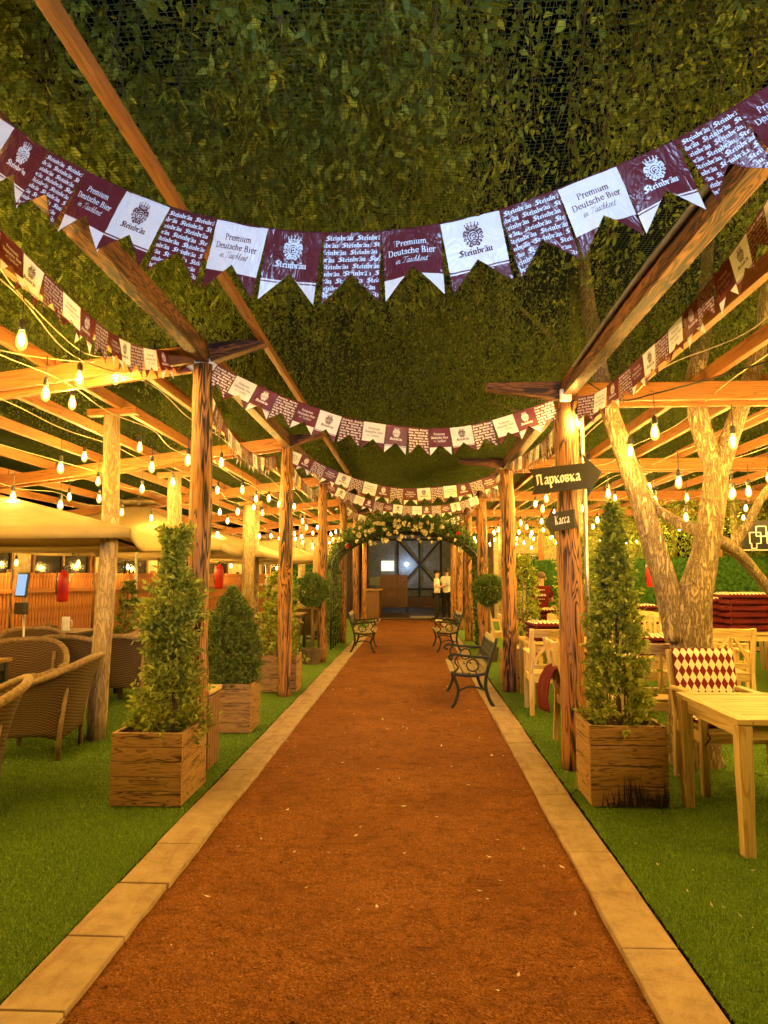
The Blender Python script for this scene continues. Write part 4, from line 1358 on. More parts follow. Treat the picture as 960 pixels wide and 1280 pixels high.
NEAR = [
    (28, 404, 3.8, 'nearest left bulb hanging alone above the big left cross beam'),
    (100, 457, 4.9, 'bulb hanging under the left cross beam, highest of the near left cluster of four'),
    (58, 475, 4.9, 'bulb at the left end of the near cluster below the left cross beam'),
    (91, 489, 5.6, 'lowest bulb of the near left cluster below the left cross beam'),
    (145, 456, 5.3, 'bulb at the right end of the near cluster below the left cross beam'),
    (106, 560, 7.6, 'bulb hanging left of the leaning birch log over the near parasol'),
    (175, 548, 7.4, 'bulb hanging between the leaning log and the first left post'),
    (87, 612, 9.2, 'bulb in front of the vent cap of the second parasol'),
    (123, 592, 8.6, 'bulb just left of the leaning birch log above the parasols'),
    (818, 523, 5.0, 'large bulb hanging on the black cable between the two leaning limbs'),
    (722, 512, 5.55, 'bulb glowing on the right side of the first right post above the arrow'),
    (760, 606, 7.9, 'bulb just right of the tip of the parking arrow'),
    (818, 614, 7.6, 'bulb in front of the left limb of the forked tree'),
    (857, 636, 8.0, 'bulb framed between the two stems of the forked tree'),
    (914, 606, 7.4, 'bulb immediately right of the forked trunk under the beams'),
    (935, 602, 7.2, 'rightmost bulb under the beams beside the forked tree'),
]
for px, py, d, lab in NEAR: bulb(at(px, py, d) + Vector((0, 0, 0.02)), lab)
def rows(side):
    if side < 0: xs = [-2.35, -2.9, -3.5, -4.3, -5.4, -6.6]
    else: xs = [1.85, 2.4, 3.1, 3.9, 5.1, 6.4]
    for i, x in enumerate(xs):
        zc = (lz(x) if side < 0 else RZ) + 0.0
        y = -4.0 + i * 0.37
        pts = []
        while y < 24.5:
            pts.append((x + rnd.uniform(-.12, .12), y, zc + rnd.uniform(-.06, .02)))
            y += rnd.uniform(0.85, 1.3)
        cable('thin festoon cable running under the %s pergola, row number %s from the path' % ('left' if side < 0 else 'right', ['one', 'two', 'three', 'four', 'five', 'six'][i]), pts)
        for p in pts:
            if p[1] < 1.6: continue
            if 1.2 < p[1] < (5.2 if side > 0 else 6.4) and abs(p[0]) / p[1] < (.57 if side > 0 else .66): continue
            q = Vector(p) + Vector((0, 0, -0.16 - rnd.uniform(0, 0.28)))
            lab = 'unseen bulb added out of view to brighten the left foreground' if side < 0 else 'unseen bulb added out of view to brighten the right foreground'
            b = bulb(q, lab, 'rows of small lit bulbs under the left pergola' if side < 0 else 'rows of small lit bulbs under the right pergola')
rows(-1); rows(1)
for x, y in ((2.4, 2.9), (2.75, 3.6), (3.3, 4.3), (3.9, 2.9), (4.4, 3.9), (2.9, 2.5), (4.9, 5.0), (3.4, 2.4)):  # extra bulbs outside the frame, added to brighten the front table and planter
    bulb((x, y, 2.78 + rnd.uniform(-.1, .1)), 'unseen bulb added out of view to brighten the right foreground', 'rows of small lit bulbs under the right pergola')
for x, y in ((-2.6, 2.8), (-3.2, 3.3), (-3.9, 4.3), (-4.6, 3.0), (-3.0, 2.5)):  # the same on the left: added out-of-view bulbs lighting the foreground
    bulb((x, y, 2.70 + rnd.uniform(-.1, .1)), 'unseen bulb added out of view to brighten the left foreground', 'rows of small lit bulbs under the left pergola')
# a low string along the slat fence, behind the parasols
FP = []
for k in range(10):
    t = k / 9
    q = Vector((-7.15, 8.0, 1.95)).lerp(Vector((-4.25, 20.6, 2.05)), t) + Vector((0, 0, -.10 * math.sin(k * 1.9) ** 2))
    FP.append(q)
    bulb(q + Vector((.05, 0, -.05)), 'small lit bulb on the low string above the slat fence', 'low string of bulbs above the slat fence')
cable('festoon cable strung low along the slat fence', [q + Vector((.05, 0, .15)) for q in FP])
# cables carrying the nearest bulbs
b0 = at(28, 362, 3.8); cable('pale cable sloping down to the nearest left bulbs', [at(-40, 270, 3.2), at(0, 335, 3.6), at(30, 372, 3.85), at(100, 438, 4.9), at(140, 447, 5.2)])
cable('pale cable drooping above the near left cluster of bulbs', [at(-20, 434, 4.2), at(58, 448, 4.9), at(130, 452, 5.2), at(200, 440, 5.3)])
cable('black cable rising to the right from the large bulb by the forked tree', [at(735, 478, 5.45), at(775, 500, 5.2), at(818, 492, 5.0), at(880, 476, 4.7), at(960, 452, 4.3), at(1040, 430, 4.0)], 'cable_black', 0.006)
# ================================================================== PARASOLS
def parasol(label, cx, cy_, half, eave, apex, rot=0.0):
    root = thing('parasol', label, 'parasol', (cx, cy_, 0), rz=rot, group='large beige parasols over the wicker seating')
    def surf(k, lift=0.0):
        q = Matrix.Rotation(math.pi / 2 * k, 3, 'Z')
        def fn(u, v):
            w = half * (1 - v) + 0.16 * v
            x = (u * 2 - 1) * w
            sag = -0.03 * math.sin(math.pi * v) * (1 - (u * 2 - 1) ** 2) - 0.035 * math.sin(math.pi * u) * (1 - v)
            return q @ Vector((x, -w, eave + (apex - eave) * v + sag + lift))
        return fn
    for k in range(4):
        m = MB(); m.grid(surf(k), 14, 12)
        o = m.build('canopy_panel', 'parasol_canvas', root, smooth=True, solid=0.004)
    m = MB()
    for k in range(4):
        q = Matrix.Rotation(math.pi / 2 * k, 3, 'Z')
        m.grid(lambda u, v: q @ Vector(((u * 2 - 1) * half, -half - 0.004, eave - 0.09 * v - 0.035 * math.sin(math.pi * u))), 14, 2)
    m.build('valance', 'parasol_canvas', root, smooth=True, solid=0.003)
    m = MB()
    for k in range(4):
        q = Matrix.Rotation(math.pi / 2 * k, 3, 'Z')
        m.grid(lambda u, v: q @ Vector(((u * 2 - 1) * (0.34 * (1 - v) + .01), -(0.34 * (1 - v) + .01), apex + 0.05 + 0.11 * v)), 6, 4)
    m.build('vent_cap', 'parasol_canvas', root, smooth=True, solid=0.004)
    for k in range(4):
        q = Matrix.Rotation(math.pi / 2 * k + math.pi / 4, 3, 'Z')
        m = MB(); m.beam(q @ Vector((0, -half * 1.405, eave - .035)), q @ Vector((0, -0.05, apex - .02)), .022, .034); m.build('rib', 'dark_frame', root)
        m = MB(); m.beam(q @ Vector((0, -half * 0.75, eave + (apex - eave) * .45 - .03)), q @ Vector((0, -0.05, apex - .62)), .016, .022); m.build('strut', 'dark_frame', root)
    m = MB(); m.tube([(0, 0, 0.06), (0, 0, apex + .17)], .028, 12); m.build('pole', 'galvanised', root, smooth=True)
    m = MB(); m.box((0, 0, .04), (.62, .62, .06)); m.tube([(0, 0, .06), (0, 0, .32)], .04, 12); m.build('base', 'dark_frame', root, bevel=.008)
    return root
parasol('near beige parasol whose corner reaches past the leaning birch log', -5.25, 7.5, 2.0, 2.0, 2.56, R(20))
parasol('second beige parasol with a raised vent cap behind the leaning log', -4.95, 11.95, 1.70, 2.04, 2.80, R(8))
parasol('beige parasol between the first and second left charred posts', -4.75, 15.15, 1.7, 2.02, 2.62)
parasol('beige parasol farthest back, beyond the second left charred post', -4.15, 18.9, 1.65, 2.02, 2.55)
root = thing('closed_parasol', 'furled pale parasol standing upright beside the third left charred post', 'parasol', (-2.45, 17.0, 0))
m = MB(); m.lathe((0, 0, 0), [(.03, .95), (.13, 1.05), (.15, 1.3), (.12, 1.7), (.07, 2.15), (.03, 2.3)], 12)
for i, p in enumerate(m.v):
    a = math.atan2(p[1], p[0]); k = 1 + .22 * math.sin(a * 4 + p[2] * 2); m.v[i] = (p[0] * k, p[1] * k, p[2])
m.build('canopy', 'parasol_canvas', root, smooth=True)
m = MB(); m.tube([(0, 0, 0), (0, 0, 2.36)], .022, 10); m.build('pole', 'galvanised', root, smooth=True)
m = MB(); m.lathe((0, 0, 0), [(.26, 0), (.26, .05), (.06, .09), (.04, .2)], 16); m.build('base', 'dark_frame', root)

# ================================================================== FENCE, WALLS, HEDGES
def slat_fence(label, p0, p1, h, slat=.072, every=2.0):
    p0, p1 = Vector((*p0, 0)), Vector((*p1, 0))
    d = (p1 - p0); L = d.length; d.normalize(); nrm = Vector((d.y, -d.x, 0))
    root = thing('slat_fence', label, 'fence', p0)
    n = int(L / every)
    for k in range(n):
        m = MB(); s = k * every + .05
        while s < (k + 1) * every - .03:
            c = d * s; hh = h + rnd.uniform(-.012, .012)
            m.tube([c + Vector((0, 0, .03)), c + Vector((0, 0, hh))], slat * .49, 7)
            s += slat
        m.build('slat_panel', 'fence_wood', root)
        m = MB()
        for z in (.35, h - .3): m.beam(d * (k * every + .05) - nrm * -.055 + Vector((0, 0, z)), d * ((k + 1) * every - .05) - nrm * -.055 + Vector((0, 0, z)), .03, .07)
        m.build('rail', 'fence_wood', root)
    for k in range(n + 1):
        m = MB(); c = d * (k * every) - nrm * .03
        m.tube([c, c + Vector((0, 0, h + .35 if k % 2 else h + .06))], .06, 10, wob=.1, seed=k); m.build('post', 'charred_post_wood', root, smooth=True)
slat_fence('orange brown upright slat fence behind the wicker seating', (-7.6, 7.2), (-4.35, 21.3), 1.60)
def building(label, p0, p1, h, mat, windows, name='garden_building', cat='building', th=.15, sill_z=1.25, top=2.35):
    p0, p1 = Vector((*p0, 0)), Vector((*p1, 0))
    d = (p1 - p0); L = d.length; d.normalize(); nr = Vector((d.y, -d.x, 0))
    root = thing(name, label, cat, p0)
    m = MB(); m.beam(Vector((0, 0, h / 2)) - nr * th / 2, d * L + Vector((0, 0, h / 2)) - nr * th / 2, th, h); m.build('wall', mat, root)
    m = MB(); m.beam(Vector((0, 0, h + .04)) - nr * .1, d * L + Vector((0, 0, h + .04)) - nr * .1, .5, .08); m.build('roof_edge', 'dark_slats', root)
    for a, b_ in windows:
        z0, z1 = sill_z, top
        fr = MB()
        for q0, q1 in (((a, z0), (b_, z0)), ((a, z1), (b_, z1)), ((a, z0), (a, z1)), ((b_, z0), (b_, z1)), (((a + b_) / 2, z0), ((a + b_) / 2, z1))):
            fr.beam(d * q0[0] + nr * .03 + Vector((0, 0, q0[1])), d * q1[0] + nr * .03 + Vector((0, 0, q1[1])), .06, .06, up=nr)
        fo = fr.build('window', 'dark_slats', root)
        pn = MB(); pn.beam(d * (a + .03) + nr * .01 + Vector((0, 0, (z0 + z1) / 2)), d * (b_ - .03) + nr * .01 + Vector((0, 0, (z0 + z1) / 2)), .016, z1 - z0 - .06)
        pn.build('pane', 'window_black', fo)
    return root
building('low plastered building with dark windows behind the slat fence', (-9.4, 6.0), (-6.1, 24.0), 2.9, 'plaster', [(3.2 + 2.4 * k, 5.0 + 2.4 * k) for k in range(6)])
building('plain plastered end wall left of the terrace gate', (-8.0, 25.4), (-2.6, 25.4), 3.0, 'plaster', [(2.3, 3.8)], name='end_wall', cat='wall')
building('plain plastered end wall right of the terrace gate', (2.9, 25.4), (9.0, 25.4), 3.0, 'plaster', [(.6, 1.8), (2.6, 4.2)], name='end_wall', cat='wall')
def hedge_wall(label, p0, p1, h, n, seed):
    p0, p1 = Vector((*p0, 0)), Vector((*p1, 0))
    d = (p1 - p0); L = d.length; d.normalize(); nr = Vector((d.y, -d.x, 0))
    root = thing('hedge_wall', label, 'hedge panel', p0)
    m = MB(); m.beam(Vector((0, 0, h / 2)), d * L + Vector((0, 0, h / 2)), .06, h); m.build('backing_panel', 'hedge_backing', root)
    g = np.random.default_rng(seed)
    s, z = g.uniform(0, L, n), g.uniform(0.02, h, n)
    C = s[:, None] * np.array(d) + z[:, None] * np.array([0, 0, 1]) + np.array(nr) * g.uniform(.03, .06, n)[:, None]
    D = np.array(nr) * .8 + g.normal(scale=.6, size=(n, 3)) + np.array([0, 0, .3])
    v, f = leaf_arrays(C, D, .085, .03, g)
    np_mesh('foliage', v, f, 'hedge_leaves', root)
    for k in range(int(L / 2.2) + 1):
        m = MB(); m.beam(d * (k * 2.2) + nr * .09, d * (k * 2.2) + nr * .09 + Vector((0, 0, h + .7)), .12, .10, up=nr); m.build('post', 'stained_beam_wood', root, bevel=.005)
hedge_wall('long green artificial hedge wall behind the right tables', (8.1, 13.4), (2.9, 13.9 + 4.2), 1.95, 16000, 51)
hedge_wall('green artificial hedge wall closing the right side of the garden', (8.3, 3.0), (8.15, 13.3), 1.95, 9000, 52)
hedge_wall('bright lit green hedge panel at the far end of the slat fence', (-4.25, 21.8), (-2.75, 23.0), 2.1, 5000, 53)
root = thing('wall_lamp', 'bright spotlight standing before the far green hedge panel on the left', 'lamp', (-4.02, 21.6, 0))
m = MB(); m.tube([(0, 0, 0), (0, 0, 1.15)], .018, 8); m.lathe((0, 0, 1.15), [(.05, 0), (.07, .02), (.07, .05)], 12); m.build('stand', 'dark_frame', root)
m = MB(); m.ball((0, -.01, 1.24), .05, 10, 8, sz=2.2); m.build('lamp_globe', 'spot_lamp', root)
# fretwork screen above the hedge
def fret():
    p = Vector((6.05, 12.7, 0)); root = thing('fretwork_screen', 'dark screen with white interlocking square fretwork above the green hedge', 'screen', p)
    m = MB(); m.box((.75, .03, 2.28), (1.7, .03, .56)); m.build('backing_panel', 'dark_frame', root, bevel=.004)
    m = MB(); t = .016
    def sq(x, z, s):
        for a, b_ in (((x, z), (x + s, z)), ((x, z + s), (x + s, z + s)), ((x, z), (x, z + s)), ((x + s, z), (x + s, z + s))):
            m.beam((a[0], 0, a[1]), (b_[0], 0, b_[1]), t, t, up=(0, 1, 0))
    for k in range(5):
        sq(.03 + .31 * k, 2.14, .20); sq(.15 + .31 * k, 2.27, .18); sq(.06 + .31 * k, 2.05, .09)
    m.beam((-.1, 0, 2.02), (1.6, 0, 2.02), t, t, up=(0, 1, 0))
    m.build('fretwork', 'white_line', root)
fret()
root = thing('picket_fence', 'short pale picket fence at the right edge beside the tall cushion stack', 'fence', (5.7, 11.7, 0))
m = MB()
for k in range(16): m.box((k * .085, 0, .50), (.06, .018, 1.0 + rnd.uniform(-.03, .03)), rot=Matrix.Rotation(rnd.uniform(-.05, .05), 3, 'Y'))
m.build('pickets', 'pale_pine', root)
m = MB(); m.box((.64, .025, .35), (1.4, .03, .06)); m.box((.64, .025, .82), (1.4, .03, .06)); m.build('rail', 'pale_pine', root)

# ================================================================== TERRACE AT THE END OF THE PATH
root = thing('barn_gate', 'blue grey steel gate with dark cross bracing at the end of the path', 'gate', (0.05, 34, 0))
m = MB(); m.box((0, .06, 2.0), (5.0, .04, 2.9)); m.build('steel_sheet', 'steel_panel', root)
m = MB()
for x in (-2.45, -.92, .15, 1.22, 2.45): m.box((x, 0, 2.0), (.11 if x != .15 else .09, .08, 3.0))
m.box((0, -.01, 3.35), (5.0, .09, .10)); m.box((0, -.01, .9), (5.0, .09, .10))
m.build('frame', 'dark_frame', root)
m = MB()
for x0, x1 in ((-.85, 1.15),):
    m.beam((x0, -.012, .95), (x1, -.012, 3.25), .09, .05, up=(0, 1, 0)); m.beam((x0, -.035, 3.25), (x1, -.035, .95), .09, .05, up=(0, 1, 0))
m.build('cross_brace', 'dark_frame', root)
m = MB(); m.box((0, -.02, .27), (5.2, .12, .54)); m.build('kick_board', 'dark_slats', root)
m = MB(); m.box((-1.42, -.02, 2.05), (.62, .05, .50)); m.build('window', 'lit_window', root)
root = thing('cool_lamp', 'small bluish white lamp glowing on the steel gate', 'lamp', (-.42, 33.6, 2.12))
m = MB(); m.ball((0, 0, 0), .07, 10, 8); m.build('lamp_globe', 'cool_lamp', root)
m = MB(); m.tube([(0, 0, 0.05), (0, .3, 0.1)], .015, 6); m.build('bracket', 'dark_frame', root)
root = thing('gate_canopy', 'dark flat roof over the terrace in front of the steel gate', 'canopy', (0, 30, 0))
m = MB(); m.box((0.1, 0, 3.5), (6.0, 8.4, .12)); m.build('roof', 'dark_slats', root)
for x in (-2.8, 2.95):
    for y in (-4, 0, 4):
        m = MB(); m.box((x, y, 1.72), (.14, .14, 3.44)); m.build('post', 'dark_slats', root)
root = thing('side_wall', 'plastered wall along the left side of the terrace', 'wall', (-3.0, 30, 0))
m = MB(); m.box((0, 0, 1.7), (.1, 8.2, 3.4)); m.build('wall', 'plaster', root)
root = thing('side_wall', 'plastered wall along the right side of the terrace', 'wall', (3.2, 30, 0))
m = MB(); m.box((0, 0, 1.7), (.1, 8.2, 3.4)); m.build('wall', 'plaster', root)
root = thing('slatted_screen', 'brown upright slatted screen standing before the steel gate', 'screen', (-.93, 29, 0))
m = MB()
for k in range(14): m.box((-.56 + k * .086, 0, .92), (.078, .022, 1.36))
m.build('slats', 'dark_slats', root)
m = MB()
for x in (-.56, .56): m.box((x, .04, .8), (.06, .05, 1.6))
m.build('frame', 'dark_frame', root)
root = thing('bar_counter', 'brown wooden counter with a monitor at the left of the terrace entrance', 'counter', (-1.55, 25.9, 0))
m = MB()
for k in range(9): m.box((.22, -.8 + k * .2, .52), (.03, .19, 1.0))
m.box((0, -.9, .52), (.44, .03, 1.0)); m.build('front_panel', 'dark_slats', root)
m = MB(); m.box((.02, 0, 1.05), (.62, 2.0, .05)); m.build('counter_top', 'planter_wood', root, bevel=.005)
root = thing('monitor', 'small black monitor on the brown terrace counter', 'monitor', (-1.5, 25.4, 1.075))
m = MB(); m.box((0, 0, .28), (.42, .03, .30), rot=Matrix.Rotation(R(15), 3, 'Z')); m.build('screen', 'black_plastic', root, bevel=.006)
m = MB(); m.box((0, 0, .01), (.2, .16, .02)); m.box((0, .02, .08), (.05, .03, .14)); m.build('stand', 'black_plastic', root)
root = thing('door_mat', 'pale rectangular mat on the terrace floor behind the two people', 'mat', (.35, 25.6, .024))
m = MB(); m.box((0, 0, .006), (1.1, 1.5, .012))
for k in range(9): m.box((-.44 + k * .11, 0, .015), (.05, 1.42, .006))
m.build('mat', 'stone_mat', root, bevel=.002)
root = thing('side_table', 'small table by the right posts at which the two people stand', 'table', (1.62, 24.1, 0))
m = MB(); m.box((0, 0, .98), (.62, .9, .04)); m.build('tabletop', 'planter_wood', root, bevel=.004)
for sx in (-.26, .26):
    for sy in (-.4, .4):
        m = MB(); m.box((sx, sy, .48), (.05, .05, .96)); m.build('leg', 'dark_slats', root)

# ================================================================== ROSE ARCH
def arch():
    root = thing('rose_arch', 'green metal garden arch overgrown with cream roses spanning the path', 'arch', (-.2, 14.5, 0))
    hw, spring, rise = 1.57, 1.72, .78
    def prof(t):   # 0..1 along the hoop
        a = math.pi * (1 - t)
        return Vector((hw * math.cos(a), 0, spring + rise * math.sin(a)))
    for k in range(4):
        y = -.1 + k * .42
        P = [Vector((-hw, y, 0)), Vector((-hw, y, spring * .5))] + [prof(i / 28) + Vector((0, y, 0)) for i in range(29)] + [Vector((hw, y, spring * .5)), Vector((hw, y, 0))]
        m = MB(); m.tube(P, .019, 8); m.build('hoop', 'black_iron', root, smooth=True)
    for i in range(0, 15):
        q = prof(i / 14); m = MB(); m.tube([q + Vector((0, -.1, 0)), q + Vector((0, 1.16, 0))], .008, 5); m.build('cross_bar', 'black_iron', root)
    for s in (-1, 1):
        for z in (.3, .7, 1.1, 1.5):
            m = MB(); m.tube([(s * hw, -.1, z), (s * hw, 1.16, z)], .007, 5); m.build('cross_bar', 'black_iron', root)
    g = np.random.default_rng(61); n = 12500
    t = np.clip(g.normal(.5, .27, n), 0.02, .98); a = np.pi * (1 - t)
    rr = np.abs(g.normal(0, .105, n)) * (0.5 + np.sin(a) * 1.0) + .03
    C = np.stack([(hw + rr) * np.cos(a), g.uniform(-.06, 1.3, n), spring + (rise + rr * 1.2) * np.sin(a) - 0.02], 1)
    m2 = 2600
    s = np.where(g.uniform(size=m2) > .5, 1, -1)
    C2 = np.stack([s * (hw + g.normal(.05, .07, m2)), g.uniform(.1, 1.3, m2), g.uniform(.1, spring, m2)], 1)
    C = np.concatenate([C, C2])
    D = g.normal(size=C.shape) + np.array([0, 0, .1])
    v, f = leaf_arrays(C, D, .085, .042, g)
    np_mesh('foliage', v, f, 'topiary_leaves', root)
    fl_ = []
    for mat in ('petals_cream', 'petals_red'):
        gg = np.random.default_rng(5); k = 26
        d = gg.normal(size=(k, 3)); d /= np.linalg.norm(d, axis=1, keepdims=True)
        v, f = leaf_arrays(d * .012, d + gg.normal(scale=.25, size=(k, 3)), .062, .058, gg)
        o = np_mesh('rose', v, f, mat, root); fl_.append(o)
    def put(o, x, z, y): o.location = (x, y, z)
    # cream roses crowd the left half of the crown
    spots = []
    for k in range(68):
        tt = min(.93, max(.07, rnd.gauss(.47, .17))); a = math.pi * (1 - tt)
        up = rnd.uniform(-.05, .24) if k % 4 else rnd.uniform(-.22, -.08)
        spots.append((hw * math.cos(a) * (1 + up * .3), spring + (rise + up) * math.sin(a), rnd.uniform(-.42, -.12)))
    for k, (x, z, y) in enumerate(spots):
        o = fl_[0] if k == 0 else fl_[0].copy()
        if k: COL.objects.link(o); o.parent = root
        put(o, x, z, y); o.rotation_euler = (rnd.uniform(0, 6), rnd.uniform(0, 6), 0); s = rnd.uniform(.45, .85); o.scale = (s, s, s)
    for k, (x, z) in enumerate(((-1.22, 2.18), (1.1, 2.45))):
        o = fl_[1] if k == 0 else fl_[1].copy()
        if k: COL.objects.link(o); o.parent = root
        put(o, x, z, -.2); o.scale = (.75, .75, .75)
arch()

# ================================================================== BENCHES
def bench(label, loc, rz):
    """length along Y, sitter faces -X"""
    root = thing('park_bench', label, 'bench', loc, rz=rz, group='iron and slat benches on the gravel')
    L = 1.18
    for s in (-1, 1):
        y = s * L / 2
        m = MB()
        front = spline([Vector(p) for p in ((-.23, y, 0), (-.19, y, .06), (-.15, y, .20), (-.19, y, .33), (-.215, y, .40))], 4)
        m.tube(front, [.020] * len(front), 8)
        back = spline([Vector(p) for p in ((.27, y, 0), (.21, y, .10), (.17, y, .25), (.19, y, .42), (.25, y, .62), (.31, y, .80))], 4)
        m.tube(back, [.021] * len(back), 8)
        seat = spline([Vector(p) for p in ((-.235, y, .395), (-.1, y, .375), (.06, y, .37), (.19, y, .40))], 4)
        m.tube(seat, [.018] * len(seat), 8)
        brace = spline([Vector(p) for p in ((-.15, y, .19), (-.05, y, .235), (.06, y, .235), (.175, y, .20))], 4)
        m.tube(brace, [.012] * len(brace), 6)
        m.build('leg_frame', 'black_iron', root, smooth=True)
        m = MB()
        arm = spline([Vector(p) for p in ((.235, y, .58), (.10, y, .585), (-.08, y, .60), (-.20, y, .615), (-.255, y, .59), (-.24, y, .555), (-.215, y, .565))], 4)
        m.tube(arm, [.016] * len(arm), 8)
        st = spline([Vector(p) for p in ((-.215, y, .40), (-.15, y, .46), (-.19, y, .53), (-.15, y, .60))], 4)
        m.tube(st, [.012] * len(st), 6)
        cu = [Vector((.02 + .07 * math.cos(a), y, .49 + .07 * math.sin(a))) for a in np.linspace(0, 6.28, 16)]
        m.tube(cu, .009, 6)
        m.build('armrest', 'black_iron', root, smooth=True)
    xs = [-.215, -.135, -.055, .025, .105, .175]
    for k, x in enumerate(xs):
        m = MB(); z = .402 - .022 * math.sin((x + .23) / .42 * math.pi)
        m.beam((x, -L / 2 + .0, z + .012), (x, L / 2 - .0, z + .012), .058, .022); m.build('seat_slat', 'bench_slats', root, bevel=.004)
    tilt = Matrix.Rotation(R(20), 3, 'Y')
    for z in (.45, .765):
        m = MB(); x = .185 + (z - .42) * .33
        m.beam((x, -L / 2, z), (x, L / 2, z), .022, .06, up=(.33, 0, 1)); m.build('back_slat', 'bench_slats', root, bevel=.004)
    m = MB()
    for k in range(-6, 7):
        for sg in (-1, 1):
            y0 = k * .09
            P = [Vector((.215 + .33 * h_ * .25, max(-.56, min(.56, y0 + sg * (h_ - .5) * .16)), .50 + h_ * .22)) for h_ in (0, .5, 1)]
            m.tube(P, .007, 5)
    for z in (.495, .725): m.tube([(.185 + (z - .42) * .33 + .004, -L / 2 + .01, z), (.185 + (z - .42) * .33 + .004, L / 2 - .01, z)], .010, 6)
    m.build('back_panel', 'black_iron', root, smooth=True)
    return root
b1 = bench('nearest iron bench with pale slats on the right side of the gravel', (.65, 8.81, .012), 0)
b2 = dup(b1, (.63, 14.65, .012), R(3), 'farther iron bench on the right side of the gravel near the rose arch')
b3 = dup(b1, (-1.06, 14.45, .012), R(181), 'iron bench on the left side of the gravel facing right')

# ================================================================== WICKER ARMCHAIRS
def wicker_chair(label, loc, rz):
    """front at -Y"""
    root = thing('wicker_armchair', label, 'armchair', loc, rz=rz, group='brown wicker armchairs on the left lawn')
    def plan(u, flare):
        """u 0..1 from front left round the back to front right"""
        a = R(-38) + u * R(256)          # angle from +X ... counter clockwise, back at +Y
        a = math.pi + R(38) - u * R(256)
        ex = 0.62
        c, s = math.cos(a), math.sin(a)
        x = math.copysign(abs(c) ** ex, c) * (.315 + flare); y = math.copysign(abs(s) ** ex, s) * (.30 + flare)
        return x, y
    def top(u):
        k = abs(u - .5) * 2
        return .83 - .23 * min(1, (k / .80) ** 1.8)
    def wall(u, v):
        fl = .02 + .085 * v ** 1.5
        x, y = plan(u, fl)
        b_ = .16 + .05 * abs(math.sin(u * math.pi * 3.0))
        back = .05 * v * v * max(0, y)
        return Vector((x, y + back * 3, b_ + (top(u) - b_) * v))
    m = MB(); m.grid(wall, 44, 14, uvs=(2.2, .66)); m.build('woven_shell', 'wicker', root, smooth=True, solid=.018)
    P = [wall(i / 44, 1.0) for i in range(45)]
    P = [P[0] + Vector((0, 0, -.05))] + P + [P[-1] + Vector((0, 0, -.05))]
    m = MB(); m.tube(P, [.020] + [.031] * 45 + [.020], 9, wob=.05); m.build('rolled_rim', 'wicker_rim', root, smooth=True)
    m = MB(); m.grid(lambda u, v: Vector(((u - .5) * .62, -.29 + .012 * math.sin(v * 3.1), .18 + .05 * abs(math.sin(u * math.pi)) * (1 - v) + (.40 - .18) * v)), 14, 6, uvs=(.62, .25)); m.build('front_apron', 'wicker', root, smooth=True, solid=.015)
    m = MB(); m.grid(lambda u, v: Vector(((u - .5) * .62, -.29 + .58 * v, .405 + .008 * math.sin(u * 3.14))), 10, 10, uvs=(.62, .58)); m.build('seat', 'wicker', root, smooth=True, solid=.025)
    for x, y, tx, ty, h in ((-.30, -.28, 0, 0, .58), (.30, -.28, 0, 0, .58), (-.27, .27, -.05, .11, .70), (.27, .27, .05, .11, .70)):
        m = MB(); m.tube([(x, y, 0), (x, y, .2), (x + tx * .6, y + ty * .6 + .0, h)], .021, 9); m.build('leg', 'wicker_rim', root, smooth=True)
    return root
wc = wicker_chair('wicker armchair in full view by the leaning log, its back towards the path', (-3.30, 5.98, .012), R(-82))
for lab, x, y, a in (
    ('wicker armchair cut off by the left picture edge, nearest the viewer', -3.05, 4.40, -62),
    ('wicker armchair with open oval back at the left edge behind the nearest ones', -4.15, 7.15, 28),
    ('dark wicker armchair with its back turned, just left of the leaning log', -4.05, 8.35, 172),
    ('wicker armchair by the dark table with the mug', -4.95, 8.75, 35),
    ('wicker armchair with its back turned, just right of the leaning log', -3.50, 8.45, 174),
    ('wicker armchair facing us behind the one right of the leaning log', -3.80, 10.15, 8),
    ('wicker armchair behind the cone conifer planter', -2.85, 9.6, 150),
    ('wicker armchair between the second left post and its shrub, farther back', -2.95, 11.3, -35),
    ('wicker armchair beside the left ball topiary', -2.70, 13.6, 172),
    ('wicker armchair beneath the third parasol', -3.9, 13.4, 60),
    ('farthest wicker armchair near the furled parasol', -2.7, 15.8, -150)):
    dup(wc, (x, y, .012), R(a), lab)
def dark_table(label, loc, w=.75, top='dark_slats', rz=0):
    root = thing('cafe_table', label, 'table', loc, rz=rz, group='square tables between the wicker chairs')
    m = MB()
    for k in range(6): m.box((-w / 2 + w / 12 + k * w / 6, 0, .735), (w / 6 - .006, w, .03))
    m.build('tabletop', top, root, bevel=.003)
    m = MB()
    for s in (-1, 1): m.box((s * (w / 2 - .05), 0, .68), (.03, w - .1, .08)); m.box((0, s * (w / 2 - .05), .68), (w - .13, .03, .08))
    m.build('apron', 'black_plastic', root)
    for sx in (-1, 1):
        for sy in (-1, 1):
            m = MB(); m.box((sx * (w / 2 - .05), sy * (w / 2 - .05), .36), (.05, .05, .72)); m.build('leg', 'black_plastic', root, bevel=.003)
    return root
dark_table('dark square table with a mug beside the slat fence', (-5.15, 9.85, .012), .85)
dark_table('wooden table at the left edge between the nearest wicker armchairs', (-4.3, 6.15, .012), .8, 'planter_wood')
dark_table('square table among wicker chairs behind the leaning log', (-3.65, 9.3, .012), .7)
dark_table('square table behind the cone conifer planter', (-3.1, 10.5, .012), .75, 'planter_wood')
dark_table('square table with sauce bottles beside the left ball topiary', (-2.75, 14.6, .012), .75, 'planter_wood')
